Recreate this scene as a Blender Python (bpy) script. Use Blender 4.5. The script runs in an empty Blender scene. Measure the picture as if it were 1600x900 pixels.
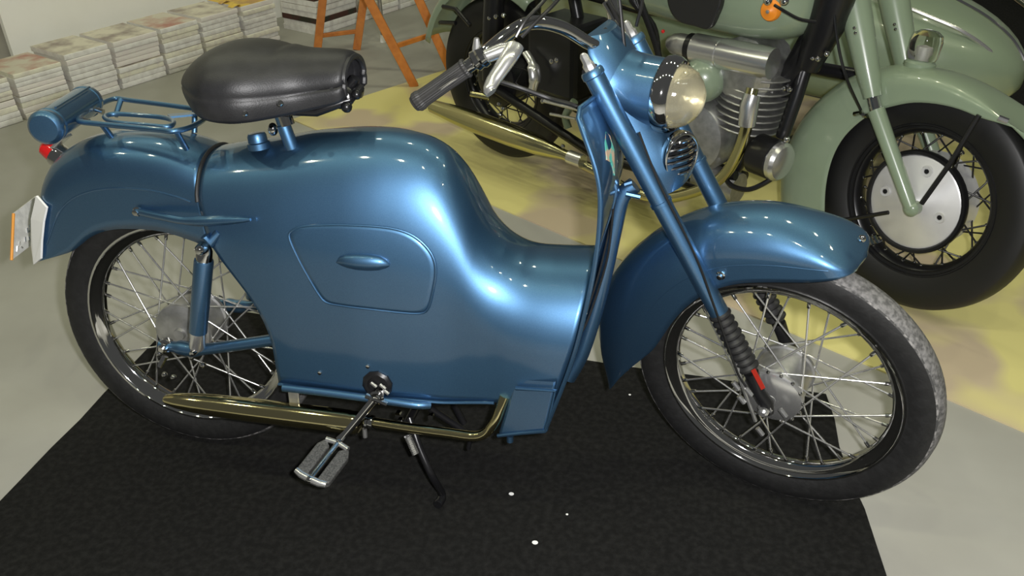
import bpy, bmesh, math, random
from mathutils import Vector, Matrix
random.seed(7)
V = Vector
PI = math.pi
S = bpy.context.scene
COL = S.collection

# ------------------------------------------------------------------ camera
FPX = 1350.0
LEAN = -0.13137            # the moped leans on its stand, away from the viewer
# camera seen from the moped's own (leaning) frame ...
B_CAM = V((1.02786, -1.58296, 1.19940))
_y, _p, _r = -0.18327, 0.42940, 0.00650
B_F = V((math.sin(_y)*math.cos(_p), math.cos(_y)*math.cos(_p), -math.sin(_p)))
_rt = V((math.cos(_y), -math.sin(_y), 0)); _up = _rt.cross(B_F)
B_R = _rt*math.cos(_r) + _up*math.sin(_r)
B_U = -_rt*math.sin(_r) + _up*math.cos(_r)
# ... and in the room
TW = Matrix.Rotation(LEAN, 3, 'X')
CAM, C_F, C_R, C_U = TW@B_CAM, TW@B_F, TW@B_R, TW@B_U
cd = bpy.data.cameras.new('camera'); cam = bpy.data.objects.new('camera', cd); COL.objects.link(cam)
cd.sensor_width = 36.0; cd.lens = 36.0*FPX/1600.0; cd.clip_start = 0.02; cd.clip_end = 100
cam.matrix_world = Matrix(((C_R.x, C_U.x, -C_F.x, CAM.x), (C_R.y, C_U.y, -C_F.y, CAM.y), (C_R.z, C_U.z, -C_F.z, CAM.z), (0, 0, 0, 1)))
S.camera = cam

# ------------------------------------------------------------------ light
S.view_settings.view_transform = 'Standard'
S.view_settings.look = 'None'
S.view_settings.exposure = 0.0
S.view_settings.gamma = 1.0
S.view_settings.use_curve_mapping = False
w = bpy.data.worlds.new('World'); S.world = w; w.use_nodes = True
bg = w.node_tree.nodes['Background']; bg.inputs[0].default_value = (0.84, 0.86, 0.84, 1); bg.inputs[1].default_value = 0.10

def light(name, kind, loc, energy, color, size):
    l = bpy.data.lights.new(name, kind); l.energy = energy; l.color = color
    if kind in ('POINT', 'SPOT'): l.shadow_soft_size = size
    o = bpy.data.objects.new(name, l); COL.objects.link(o); o.location = loc
    return o
# the camera's own flash, beside the lens
FLASH = light('camera_flash', 'POINT', CAM + C_R*0.075 + C_U*0.03, 165, (1.0, 0.985, 0.985), 0.022)
# rows of hall lamps high overhead
for i in range(7):
    for j in range(2):
        light('hall_lamp', 'POINT', (-3.3 + i*1.25, -1.2 + j*3.4, 4.6), 44, (1.0, 1.0, 0.70), 0.055)

# ------------------------------------------------------------------ pixel -> point helpers
def ray(px, py): return C_R*((px-800)/FPX) - C_U*((py-450)/FPX) + C_F
def onplane(px, py, pt, n):
    d = ray(px, py); return CAM + d*((V(pt)-CAM).dot(V(n))/d.dot(V(n)))
# the same in the moped's frame
def bray(px, py): return B_R*((px-800)/FPX) - B_U*((py-450)/FPX) + B_F
def bplane(px, py, pt, n):
    d = bray(px, py); return B_CAM + d*((V(pt)-B_CAM).dot(V(n))/d.dot(V(n)))
def ay(px, py, y): return bplane(px, py, (0, y, 0), (0, 1, 0))
def bz(px, py, z): return bplane(px, py, (0, 0, z), (0, 0, 1))
def w2b(p): return TW.inverted()@p
def az(px, py, z=0.0): return onplane(px, py, (0, 0, z), (0, 0, 1))

# ------------------------------------------------------------------ materials
def mat(name, col, rough=0.5, metal=0.0, coat=0.0, noise=None, bump=None, spec=None, trans=0.0, emis=None, coatr=0.04, ior=None):
    m = bpy.data.materials.new(name); m.use_nodes = True
    nt = m.node_tree; b = nt.nodes['Principled BSDF']
    c = tuple(col)+(1,) if len(col) == 3 else col
    b.inputs['Base Color'].default_value = c
    b.inputs['Roughness'].default_value = rough; b.inputs['Metallic'].default_value = metal
    b.inputs['Coat Weight'].default_value = coat; b.inputs['Coat Roughness'].default_value = coatr
    if spec is not None: b.inputs['Specular IOR Level'].default_value = spec
    if trans: b.inputs['Transmission Weight'].default_value = trans
    if ior: b.inputs['IOR'].default_value = ior
    tc = nt.nodes.new('ShaderNodeTexCoord')
    if noise:
        col2, scale, lo, hi = noise[:4]
        n = nt.nodes.new('ShaderNodeTexNoise'); n.inputs['Scale'].default_value = scale; n.inputs['Detail'].default_value = noise[4] if len(noise) > 4 else 4
        nt.links.new(tc.outputs['Object'], n.inputs['Vector'])
        r = nt.nodes.new('ShaderNodeMapRange'); r.inputs[1].default_value = lo; r.inputs[2].default_value = hi
        nt.links.new(n.outputs['Fac'], r.inputs[0])
        mx = nt.nodes.new('ShaderNodeMix'); mx.data_type = 'RGBA'
        mx.inputs[6].default_value = c; mx.inputs[7].default_value = tuple(col2)+(1,)
        nt.links.new(r.outputs[0], mx.inputs[0]); nt.links.new(mx.outputs[2], b.inputs['Base Color'])
    if bump:
        scale, strength, dist = bump
        n2 = nt.nodes.new('ShaderNodeTexNoise'); n2.inputs['Scale'].default_value = scale; n2.inputs['Detail'].default_value = 3
        nt.links.new(tc.outputs['Object'], n2.inputs['Vector'])
        bp = nt.nodes.new('ShaderNodeBump'); bp.inputs['Strength'].default_value = strength; bp.inputs['Distance'].default_value = dist
        nt.links.new(n2.outputs['Fac'], bp.inputs['Height']); nt.links.new(bp.outputs[0], b.inputs['Normal'])
    return m

M = {}
M['blue'] = mat('blue_metallic_paint', (0.074, 0.172, 0.305), 0.455, 0.96, 1.0, noise=((0.088, 0.198, 0.345), 900, 0.4, 0.6, 1), coatr=0.065)
M['chrome'] = mat('chrome', (0.56, 0.555, 0.54), 0.05, 1.0)
M['tyre_black'] = mat('black_tyre_rubber', (0.006, 0.006, 0.006), 0.5)
M['pedal_rubber'] = mat('grey_pedal_rubber', (0.035, 0.035, 0.034), 0.6, noise=((0.085, 0.085, 0.08), 300, 0.4, 0.6))
M['gold_chrome'] = mat('yellowed_chrome', (0.62, 0.55, 0.30), 0.10, 1.0)
M['alu'] = mat('dull_aluminium', (0.50, 0.50, 0.49), 0.38, 0.85, bump=(180, 0.15, 0.002), noise=((0.36, 0.36, 0.35), 45, 0.35, 0.7))
M['alu_bright'] = mat('polished_aluminium', (0.72, 0.72, 0.71), 0.25, 0.9)
M['spoke'] = mat('spoke_steel', (0.82, 0.82, 0.80), 0.22, 0.9)
M['rubber'] = mat('tyre_rubber', (0.008, 0.008, 0.008), 0.58, 0.0, noise=((0.014, 0.014, 0.014), 60, 0.45, 0.75), bump=(140, 0.3, 0.002))
M['tread'] = mat('dusty_tread_rubber', (0.070, 0.069, 0.067), 0.8, 0.0, noise=((0.19, 0.185, 0.18), 110, 0.36, 0.64, 8), bump=(110, 0.6, 0.003))
M['scuff'] = mat('scuffed_tyre_edge', (0.05, 0.05, 0.048), 0.85, noise=((0.26, 0.25, 0.24), 70, 0.45, 0.6, 5))
M['black'] = mat('black_paint', (0.008, 0.008, 0.009), 0.30)
M['black_rubber'] = mat('black_rubber', (0.014, 0.014, 0.014), 0.45)
M['grip'] = mat('ribbed_grip_rubber', (0.020, 0.0195, 0.019), 0.6)
M['leather'] = mat('black_leather', (0.014, 0.014, 0.0155), 0.46, bump=(420, 0.25, 0.0015), noise=((0.021, 0.021, 0.023), 30, 0.4, 0.7))
M['cable'] = mat('cable_sheath', (0.010, 0.010, 0.010), 0.35)
M['white_metal'] = mat('white_plate_paint', (0.86, 0.86, 0.84), 0.4)
M['plate_grey'] = mat('number_plate_back', (0.50, 0.50, 0.48), 0.45, noise=((0.66, 0.66, 0.63), 60, 0.4, 0.7))
M['orange_edge'] = mat('orange_edge', (0.75, 0.30, 0.03), 0.4)
M['red'] = mat('red_lens', (0.55, 0.012, 0.012), 0.12, coat=0.6)
M['green'] = mat('olive_green_paint', (0.205, 0.262, 0.180), 0.30, 0.0, 0.6, noise=((0.22, 0.28, 0.195), 6, 0.4, 0.7), coatr=0.05)
M['green_pipe'] = mat('brass_chrome', (0.60, 0.56, 0.30), 0.16, 1.0)
M['glass'] = mat('clear_lens_glass', (0.98, 0.97, 0.92), 0.03, 0.0, trans=1.0, ior=1.45)
M['reflector'] = mat('lamp_reflector', (0.85, 0.80, 0.62), 0.18, 1.0)
M['lens'] = mat('ribbed_headlight_lens', (0.95, 0.90, 0.68), 0.06, 0.0, trans=0.88, ior=1.45, coat=0.5, bump=(60, 0.35, 0.004))
M['hubcap'] = mat('white_silver_hubcap', (0.66, 0.66, 0.66), 0.34, 0.35, noise=((0.58, 0.58, 0.58), 12, 0.4, 0.7))
M['orange'] = mat('orange_badge', (0.85, 0.27, 0.02), 0.4)
M['wood'] = mat('orange_varnished_wood', (0.62, 0.22, 0.04), 0.42, noise=((0.48, 0.15, 0.025), 25, 0.35, 0.7))
M['paper'] = mat('newsprint_edges', (0.80, 0.79, 0.76), 0.85, noise=((0.68, 0.66, 0.63), 30, 0.4, 0.65))
M['paper2'] = mat('newsprint_edges_yellowed', (0.80, 0.78, 0.64), 0.85, noise=((0.68, 0.64, 0.56), 30, 0.4, 0.65))
M['paper3'] = mat('newsprint_edges_pinkish', (0.76, 0.71, 0.68), 0.85, noise=((0.78, 0.75, 0.70), 30, 0.4, 0.65))
M['cover'] = mat('printed_front_page', (0.66, 0.62, 0.52), 0.7, noise=((0.30, 0.25, 0.23), 9, 0.42, 0.66, 3))
M['cover2'] = mat('printed_colour_cover', (0.60, 0.56, 0.47), 0.6, noise=((0.44, 0.21, 0.17), 10, 0.42, 0.68, 3))
M['cover3'] = mat('printed_yellow_cover', (0.72, 0.50, 0.08), 0.6, noise=((0.50, 0.30, 0.10), 15, 0.45, 0.6, 3))
M['dark_cover'] = mat('dark_red_cover', (0.07, 0.025, 0.02), 0.5, noise=((0.03, 0.03, 0.02), 14, 0.45, 0.6, 3))
M['white'] = mat('white_panel_paint', (0.94, 0.935, 0.90), 0.7, noise=((0.90, 0.89, 0.84), 3, 0.35, 0.7))
M['wall'] = mat('grey_wall_paint', (0.47, 0.45, 0.38), 0.85, noise=((0.40, 0.38, 0.31), 5, 0.4, 0.65))
M['black_mat'] = mat('black_carpet', (0.0095, 0.0096, 0.0090), 0.95, noise=((0.019, 0.019, 0.018), 70, 0.4, 0.7, 6), bump=(700, 0.8, 0.004), spec=0.15)
M['scrap'] = mat('white_paper_scrap', (0.85, 0.85, 0.82), 0.7)
M['teal_sticker'] = mat('peeled_sticker', (0.10, 0.45, 0.36), 0.4, noise=((0.55, 0.38, 0.26), 60, 0.45, 0.55))
M['red_sticker'] = mat('red_sticker', (0.34, 0.022, 0.012), 0.4)
M['dark_glass'] = mat('smoked_screen', (0.02, 0.02, 0.02), 0.1)

def floor_mat():
    m = mat('concrete_floor', (0.37, 0.365, 0.335), 0.62, noise=((0.30, 0.292, 0.262), 2.2, 0.35, 0.7, 8), bump=(40, 0.08, 0.003))
    return m
M['concrete'] = floor_mat()
def yellow_mat():
    m = mat('yellow_vinyl', (0.70, 0.635, 0.255), 0.5, noise=((0.52, 0.425, 0.30), 1.9, 0.50, 0.57, 2.5), bump=(60, 0.05, 0.003))
    return m
M['yellow'] = yellow_mat()

# ------------------------------------------------------------------ object helpers
def tag(o, label=None, cat=None, group=None, kind=None):
    if label: o['label'] = label
    if cat: o['category'] = cat
    if group: o['group'] = group
    if kind: o['kind'] = kind
    return o
def empty(name, loc):
    o = bpy.data.objects.new(name, None); COL.objects.link(o); o.location = loc; o.empty_display_size = 0.1
    return o
def setparent(o, parent):
    if parent is None: return
    o.parent = parent
    if parent.type == 'EMPTY' and not parent.get('own_frame'): o.matrix_parent_inverse = Matrix.Translation(-V(parent.location))
def mesh(name, vs, fs, m, parent=None, smooth=True, mats=None, fm=None, solid=0.0, bevel=0.0, sub=0, auto=None, offset=-1):
    me = bpy.data.meshes.new(name)
    me.from_pydata([tuple(v) for v in vs], [], fs); me.validate(); me.update()
    bm = bmesh.new(); bm.from_mesh(me)
    bmesh.ops.recalc_face_normals(bm, faces=bm.faces) if not solid else None
    bm.to_mesh(me); bm.free()
    for mm in (mats or [m]): me.materials.append(M[mm] if isinstance(mm, str) else mm)
    for i, p in enumerate(me.polygons):
        p.use_smooth = smooth
        if fm and i < len(fm): p.material_index = fm[i]
    o = bpy.data.objects.new(name, me); COL.objects.link(o); setparent(o, parent)
    if sub:
        s = o.modifiers.new('sub', 'SUBSURF'); s.levels = sub; s.render_levels = sub
    if solid:
        s = o.modifiers.new('solid', 'SOLIDIFY'); s.thickness = solid; s.offset = offset
    if bevel:
        s = o.modifiers.new('bevel', 'BEVEL'); s.width = bevel; s.segments = 2; s.limit_method = 'ANGLE'; s.angle_limit = math.radians(35)
    if auto and smooth:
        try: me.set_sharp_from_angle(angle=math.radians(auto))
        except Exception: pass
    return o
def crom(pts, n=8, closed=False):
    pts = [V(p) for p in pts]; out = []
    N = len(pts)
    rng = range(N) if closed else range(N-1)
    for i in rng:
        if closed: a, b, c, d = pts[(i-1) % N], pts[i], pts[(i+1) % N], pts[(i+2) % N]
        else: a, b, c, d = pts[max(i-1, 0)], pts[i], pts[i+1], pts[min(i+2, N-1)]
        for k in range(n):
            t = k/n
            out.append(0.5*((2*b) + (c-a)*t + (2*a-5*b+4*c-d)*t*t + (3*b-a-3*c+d)*t**3))
    if not closed: out.append(pts[-1])
    return out
def lerp_table(tab, x):
    # smooth (monotone cubic-ish) interpolation of a table
    if x <= tab[0][0]: return tab[0][1]
    if x >= tab[-1][0]: return tab[-1][1]
    for i in range(len(tab)-1):
        x0, y0 = tab[i]; x1, y1 = tab[i+1]
        if x0 <= x <= x1:
            def sl(k):
                if k <= 0 or k >= len(tab)-1:
                    k0 = max(k-1, 0); k1 = min(k+1, len(tab)-1)
                    return (tab[k1][1]-tab[k0][1])/(tab[k1][0]-tab[k0][0])
                a = (tab[k][1]-tab[k-1][1])/(tab[k][0]-tab[k-1][0]); b = (tab[k+1][1]-tab[k][1])/(tab[k+1][0]-tab[k][0])
                return (tab[k+1][1]-tab[k-1][1])/(tab[k+1][0]-tab[k-1][0]) if a*b > 0 else 0.0
            h = x1-x0; t = (x-x0)/h
            return (2*t**3-3*t*t+1)*y0 + (t**3-2*t*t+t)*h*sl(i) + (-2*t**3+3*t*t)*y1 + (t**3-t*t)*h*sl(i+1)
def tube_geo(pts, r, seg=10, closed=False, flat=None):
    pts = [V(p) for p in pts]; N = len(pts)
    rs = r if isinstance(r, (list, tuple)) else [r]*N
    vs, fs = [], []
    nrm = None
    for i, p in enumerate(pts):
        if closed: t = (pts[(i+1) % N]-pts[i-1]).normalized()
        else: t = (pts[min(i+1, N-1)]-pts[max(i-1, 0)]).normalized()
        if nrm is None:
            a = V((0, 0, 1)) if abs(t.z) < 0.9 else V((1, 0, 0))
            nrm = (a - t*a.dot(t)).normalized()
        else:
            nrm = (nrm - t*nrm.dot(t))
            nrm = nrm.normalized() if nrm.length > 1e-6 else t.orthogonal().normalized()
        bn = t.cross(nrm)
        fl = flat or (1, 1)
        for k in range(seg):
            a = 2*PI*k/seg
            vs.append(p + nrm*(math.cos(a)*rs[i]*fl[0]) + bn*(math.sin(a)*rs[i]*fl[1]))
    M_ = N if closed else N-1
    for i in range(M_):
        for k in range(seg):
            a = i*seg+k; b = i*seg+(k+1) % seg; c = ((i+1) % N)*seg+(k+1) % seg; d = ((i+1) % N)*seg+k
            fs.append((a, b, c, d))
    if not closed:
        fs.append(tuple(reversed(range(seg)))); fs.append(tuple(range((N-1)*seg, N*seg)))
    return vs, fs
def tube(name, pts, r, m, parent=None, seg=10, closed=False, flat=None):
    vs, fs = tube_geo(pts, r, seg, closed, flat)
    return mesh(name, vs, fs, m, parent, auto=40)
def frame_of(axis):
    z = V(axis).normalized(); x = z.orthogonal().normalized(); y = z.cross(x); return x, y, z
def lathe(name, o, axis, prof, m, parent=None, seg=40, mats=None, pm=None, closed=False, ax=None, auto=35):
    """prof: list of (radius, height along axis)"""
    o = V(o); x, y, z = ax or frame_of(axis)
    vs, fs, fm = [], [], []
    n = len(prof)
    for k in range(seg):
        a = 2*PI*k/seg; d = x*math.cos(a)+y*math.sin(a)
        for r, h in prof: vs.append(o + d*r + z*h)
    for k in range(seg):
        k2 = (k+1) % seg
        for i in range(n if closed else n-1):
            i2 = (i+1) % n
            if prof[i][0] < 1e-7 and prof[i2][0] < 1e-7: continue
            fs.append((k*n+i, k2*n+i, k2*n+i2, k*n+i2)); fm.append(pm[i] if pm else 0)
    me_vs = vs
    ob = mesh(name, me_vs, fs, m, parent, mats=mats, fm=fm, auto=auto)
    bm = bmesh.new(); bm.from_mesh(ob.data); bmesh.ops.remove_doubles(bm, verts=bm.verts, dist=1e-6); bmesh.ops.recalc_face_normals(bm, faces=bm.faces); bm.to_mesh(ob.data); bm.free()
    return ob
def boxgeo(o, x, y, z, sx, sy, sz):
    o, x, y, z = V(o), V(x), V(y), V(z)
    vs = [o + x*(sx*a/2) + y*(sy*b/2) + z*(sz*c/2) for a in (-1, 1) for b in (-1, 1) for c in (-1, 1)]
    return vs, [(0, 1, 3, 2), (4, 6, 7, 5), (0, 4, 5, 1), (2, 3, 7, 6), (0, 2, 6, 4), (1, 5, 7, 3)]
def box(name, o, size, m, parent=None, axes=None, bevel=0.003):
    x, y, z = axes or (V((1, 0, 0)), V((0, 1, 0)), V((0, 0, 1)))
    vs, fs = boxgeo(o, x, y, z, *size)
    return mesh(name, vs, fs, m, parent, smooth=False, bevel=bevel)
def ball(name, o, rad, m, parent=None, axes=None, seg=14):
    x, y, z = axes or (V((1, 0, 0)), V((0, 1, 0)), V((0, 0, 1)))
    rx, ry, rz = rad if isinstance(rad, (tuple, list)) else (rad,)*3
    vs, fs = [], []
    rings = seg//2
    for i in range(rings+1):
        a = PI*i/rings
        for k in range(seg):
            b = 2*PI*k/seg
            vs.append(V(o) + x*(rx*math.sin(a)*math.cos(b)) + y*(ry*math.sin(a)*math.sin(b)) + z*(rz*math.cos(a)))
    for i in range(rings):
        for k in range(seg):
            fs.append((i*seg+k, i*seg+(k+1) % seg, (i+1)*seg+(k+1) % seg, (i+1)*seg+k))
    ob = mesh(name, vs, fs, m, parent)
    bm = bmesh.new(); bm.from_mesh(ob.data); bmesh.ops.remove_doubles(bm, verts=bm.verts, dist=1e-6); bmesh.ops.recalc_face_normals(bm, faces=bm.faces); bm.to_mesh(ob.data); bm.free()
    return ob
def plate(name, outline, thick, nrm, m, parent=None, bevel=0.0, mats=None):
    """flat polygon outline (3-D points) extruded by thick along -nrm"""
    nrm = V(nrm).normalized(); n = len(outline)
    vs = [V(p) for p in outline] + [V(p)-nrm*thick for p in outline]
    fs = [tuple(range(n)), tuple(reversed(range(n, 2*n)))] + [(i, i+n, (i+1) % n+n, (i+1) % n) for i in range(n)]
    return mesh(name, vs, fs, m, parent, smooth=False, bevel=bevel)

# ================================================================== THE SETTING
def ground_rect(name, p0, ux, uy, lx, ly, z, thick, m, bev=0.0):
    p0 = V(p0); ux = V(ux); uy = V(uy)
    o = p0 + ux*lx/2 + uy*ly/2 + V((0, 0, z - thick/2))
    vs, fs = boxgeo(o, ux, uy, V((0, 0, 1)), lx, ly, thick)
    return mesh(name, vs, fs, m, None, smooth=False, bevel=bev)
fl = ground_rect('floor', (-6, -4, 0), (1, 0, 0), (0, 1, 0), 14, 14, -0.006, 0.1, 'concrete'); tag(fl, kind='structure')

# yellow vinyl under the green machine
ydir = V((0.834, -0.552, 0)).normalized(); yper = V((0.552, 0.834, 0)).normalized()
ycorner = V((-0.652, 2.037, 0))
ym = ground_rect('yellow_floor_mat', ycorner, ydir, yper, 5.2, 1.78, -0.001, 0.005, 'yellow')
tag(ym, 'large worn yellow vinyl mat under the green sidecar motorcycle', 'mat')

# black carpet under the blue moped (slightly wavy cut edges)
def black_carpet():
    a = V((-0.352, 0.540, 0)); b = V((1.462, 0.407, 0)); c = V((1.592, -0.95, 0)); d = V((-0.375, -0.95, 0))
    def edge(p, q, n, amp, sd):
        rnd = random.Random(sd); out = []
        nn = V((-(q-p).y, (q-p).x, 0)).normalized()
        for i in range(n):
            t = i/n; out.append(p.lerp(q, t) + nn*(amp*(rnd.random()-0.5)))
        return out
    pts = edge(a, b, 18, 0.004, 1)+edge(b, c, 14, 0.012, 2)+edge(c, d, 6, 0, 3)+edge(d, a, 14, 0.010, 4)
    o = plate('black_carpet', [p+V((0, 0, 0.0)) for p in pts], 0.006, (0, 0, 1), 'black_mat')
    tag(o, 'black felt carpet rectangle lying under the blue moped', 'carpet')
black_carpet()
bc = ground_rect('black_carpet', ycorner + ydir*1.0 + yper*1.80, ydir, yper, 4.2, 2.6, 0.0, 0.006, 'black_mat')
tag(bc, 'wide black carpet on the floor beyond the green sidecar', 'carpet')
for px, py, r in ((799, 772, .0045), (836, 848, .0050), (886, 804, .0022), (984, 617, .0025)):
    p = az(px, py, 0.0)
    pts = [p + V((r*math.cos(a)*1.3, r*math.sin(a), 0.0012)) for a in [k*PI/4+0.3 for k in range(8)]]
    o = plate('paper_scrap', pts, 0.0012, (0, 0, 1), 'scrap')
    tag(o, 'tiny white paper scrap on the black carpet', 'scrap', 'paper scraps on the black carpet')

# walls behind the newspapers
pdir = (az(440, 60)-az(0, 199)).normalized(); pout = V((-pdir.y, pdir.x, 0))   # pout: away from the camera (towards the wall)
if pout.x > 0: pout = -pout
pbase = az(0, 199)
wall_o = pbase + pout*0.42
def wallbox(name, o, a, b, z0, z1, th, m):
    vs, fs = boxgeo(V(o) + pdir*((a+b)/2) + pout*(th/2) + V((0, 0, (z0+z1)/2)), pdir, pout, V((0, 0, 1)), b-a, th, z1-z0)
    return mesh(name, vs, fs, m, None, smooth=False)
tag(wallbox('wall_back', wall_o + pout*0.06, -2.5, 4.6, -0.006, 3.0, 0.1, 'wall'), kind='structure')

# ================================================================== BLUE MOPED
moped = empty('moped', (0, 0, 0.004)); moped.rotation_euler = (LEAN, 0, 0); moped['own_frame'] = 1
tag(moped, 'metallic blue vintage moped with black saddle standing on black carpet', 'moped')

# ---- body shell
ZT = [(.07, .708), (.111, .718), (.192, .736), (.263, .748), (.335, .763), (.392, .771), (.437, .776), (.482, .777), (.53, .772), (.573, .761), (.606, .742), (.631, .716), (.652, .683), (.669, .649), (.681, .623), (.698, .598), (.724, .573), (.759, .554), (.801, .548), (.90, .552)]
ZS = [(.08, .54), (.25, .53), (.47, .52), (.58, .49), (.66, .45), (.74, .40), (.90, .385)]
WW = [(.08, .118), (.16, .127), (.31, .137), (.43, .137), (.53, .133), (.63, .129), (.70, .134), (.76, .142), (.82, .149), (.90, .154)]
ZB = [(.08, .255), (.27, .257), (.5, .250), (.6, .250), (.73, .268), (.90, .285)]
NE = 2.25
def body_sec(x, q):
    wv, zs, zt, zb = lerp_table(WW, x), lerp_table(ZS, x), lerp_table(ZT, x), lerp_table(ZB, x)
    if q < 0.45: return wv, zb + (zs-zb)*q/0.45
    t = (q-0.45)/0.55*PI/2
    return wv*max(math.cos(t), 0)**(2/NE), zs + (zt-zs)*math.sin(t)**(2/NE)
def body_y(x, z):
    wv, zs, zt = lerp_table(WW, x), lerp_table(ZS, x), lerp_table(ZT, x)
    if z <= zs: return wv
    return wv*max(1-((z-zs)/(zt-zs))**NE, 0)**(1/NE)
XR = []
for px, py in ((438, 600), (433, 572), (426, 535), (412, 500), (392, 468), (368, 438), (345, 410), (326, 382), (314, 352)):
    p = ay(px, py, -.13); XR.append((p.z, p.x))
XR.sort(); XR += [(XR[-1][0]+.05, .124), (.80, .118)]
edge_px = [(853, 672), (866, 640), (880, 605), (891, 575), (902, 540), (914, 492), (925, 442), (933, 392), (937, 345), (937, 305), (931, 270), (920, 236), (909, 206), (903, 186), (906, 172)]
WSZ = [(.24, .170), (.4, .182), (.6, .190), (.75, .188), (.80, .180), (.84, .165), (.88, .140)]
SH = []
for a, b in edge_px:
    wv = .18
    for _ in range(8):
        p = ay(a, b, -wv); wv = lerp_table(WSZ, p.z)
    SH.append((p.x, p.z, wv))
SHX = sorted([(z, x) for x, z, wv in SH]); SHW = sorted([(z, wv) for x, z, wv in SH])
XC = [(.24, .838), (.261, .845), (.321, .868), (.42, .890), (.507, .905), (.596, .918), (.667, .936), (.74, .943), (.80, .932), (.85, .912), (.90, .888)]
def body_shell():
    NU, NQ = 64, 30
    vs, fs = [], []
    rows = []
    for j in range(2*NQ+1):
        q = j/NQ if j <= NQ else 2-j/NQ
        sgn = -1 if j <= NQ else 1
        x = .15
        for _ in range(12): x = 0.5*x + 0.5*lerp_table(XR, body_sec(x, q)[1])
        xf = .89
        for _ in range(12): xf = 0.5*xf + 0.5*(lerp_table(SHX, body_sec(xf, q)[1])-.004)
        rows.append((q, sgn, x, xf))
    for (q, sgn, xr, xf) in rows:
        for i in range(NU+1):
            x = xr + (xf-xr)*i/NU
            y, z = body_sec(x, q)
            vs.append((x, sgn*y, z))
    for j in range(2*NQ):
        for i in range(NU):
            a = j*(NU+1)+i
            fs.append((a, a+1, a+NU+2, a+NU+1))
    o = mesh('body_shell', vs, fs, 'blue', moped, solid=0.004, offset=-1)
    # black rubber trim along the rear rim, over the top
    tr = [V(vs[j*(NU+1)]) + V((-.002, 0, 0.001)) for j in range(19, 2*NQ+1-19)]
    tube('rubber_trim', tr, 0.0042, 'black_rubber', o, seg=8)
    # rolled lower lip of the near and far sides
    for jj, s in ((0, -1), (2*NQ, 1)):
        lip = [V(vs[jj*(NU+1)+i]) + V((0, s*0.001, -0.001)) for i in range(0, NU-12)]
        tube('lower_lip', lip, 0.0035, 'blue', o, seg=8)
    return o
body = body_shell()

def on_body(px, py, off=0.0):
    """point of the near body side seen at that pixel"""
    y = .13
    for _ in range(12):
        p = ay(px, py, -y); y = 0.5*y + 0.5*body_y(p.x, p.z)
    p = ay(px, py, -y)
    p.y -= off
    return p
# ---- side door
dpx = [(454, 372), (462, 362), (478, 357), (520, 355), (565, 356), (610, 360), (640, 369), (662, 385), (676, 405), (680, 428), (675, 460), (668, 484), (655, 491), (620, 489), (575, 484), (535, 479), (512, 474), (500, 462), (482, 432), (466, 402)]
ring = [on_body(a, b) for a, b in dpx]
ring = crom(ring, 4, True)
def surf(p, off): return V((p.x, -body_y(p.x, p.z)-off, p.z))
def side_door():
    c = sum(ring, V())/len(ring); n = len(ring)
    vs, fs = [], []
    lv = [(1.0, -.004), (1.0, .0018), (0.985, .0032), (0.93, .0034), (0.75, .0036), (0.5, .0038), (0.25, .004)]
    for s, off in lv:
        for p in ring: vs.append(surf(c.lerp(p, s), off))
    vs.append(surf(c, .004))
    for k in range(len(lv)-1):
        for i in range(n): fs.append((k*n+i, k*n+(i+1) % n, (k+1)*n+(i+1) % n, (k+1)*n+i))
    for i in range(n): fs.append(((len(lv)-1)*n+i, (len(lv)-1)*n+(i+1) % n, len(vs)-1))
    o = mesh('side_door', vs, fs, 'blue', moped)
    tube('door_bead', [surf(c.lerp(p, 1.012), 0.0012) for p in ring], 0.0026, 'blue', o, seg=8, closed=True)
    # teardrop latch
    pts = [(528, 411), (534, 409), (545, 409), (560, 410), (578, 411), (595, 412), (606, 414), (611, 416)]
    rr = [.0015, .009, .0140, .0165, .0170, .0145, .0085, .0015]
    path = [surf(on_body(a, b), .006) for a, b in pts]
    tube('latch', path, rr, 'blue', o, seg=16, flat=(1.0, .75))
    return o
side_door()

# ---- leg shield
def leg_shield():
    NZ, NV = 40, 28
    z0, z1 = SHX[0][0], SHX[-1][0]
    vs, fs = [], []
    for i in range(NZ+1):
        t = i/NZ; z = z0 + (z1-z0)*t
        wv = lerp_table(SHW, z); xe = lerp_table(SHX, z); xc = lerp_table(XC, z)
        for j in range(NV+1):
            s = -1 + 2*j/NV
            x = xc + (xe-xc)*abs(s)**2.2
            zz = z + (0.012*t**6)*(1-abs(s)**2)   # crown at the top edge
            vs.append((x, s*wv, zz))
    for i in range(NZ):
        for j in range(NV):
            a = i*(NV+1)+j; fs.append((a, a+1, a+NV+2, a+NV+1))
    o = mesh('leg_shield', vs, fs, 'blue', moped, solid=0.003, offset=0)
    loop = [V(vs[i*(NV+1)]) for i in range(NZ+1)] + [V(vs[NZ*(NV+1)+j]) for j in range(1, NV+1)] + [V(vs[i*(NV+1)+NV]) for i in range(NZ-1, -1, -1)]
    tube('rolled_edge', loop, 0.0042, 'blue', o, seg=8)
    return o
shield = leg_shield()
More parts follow.
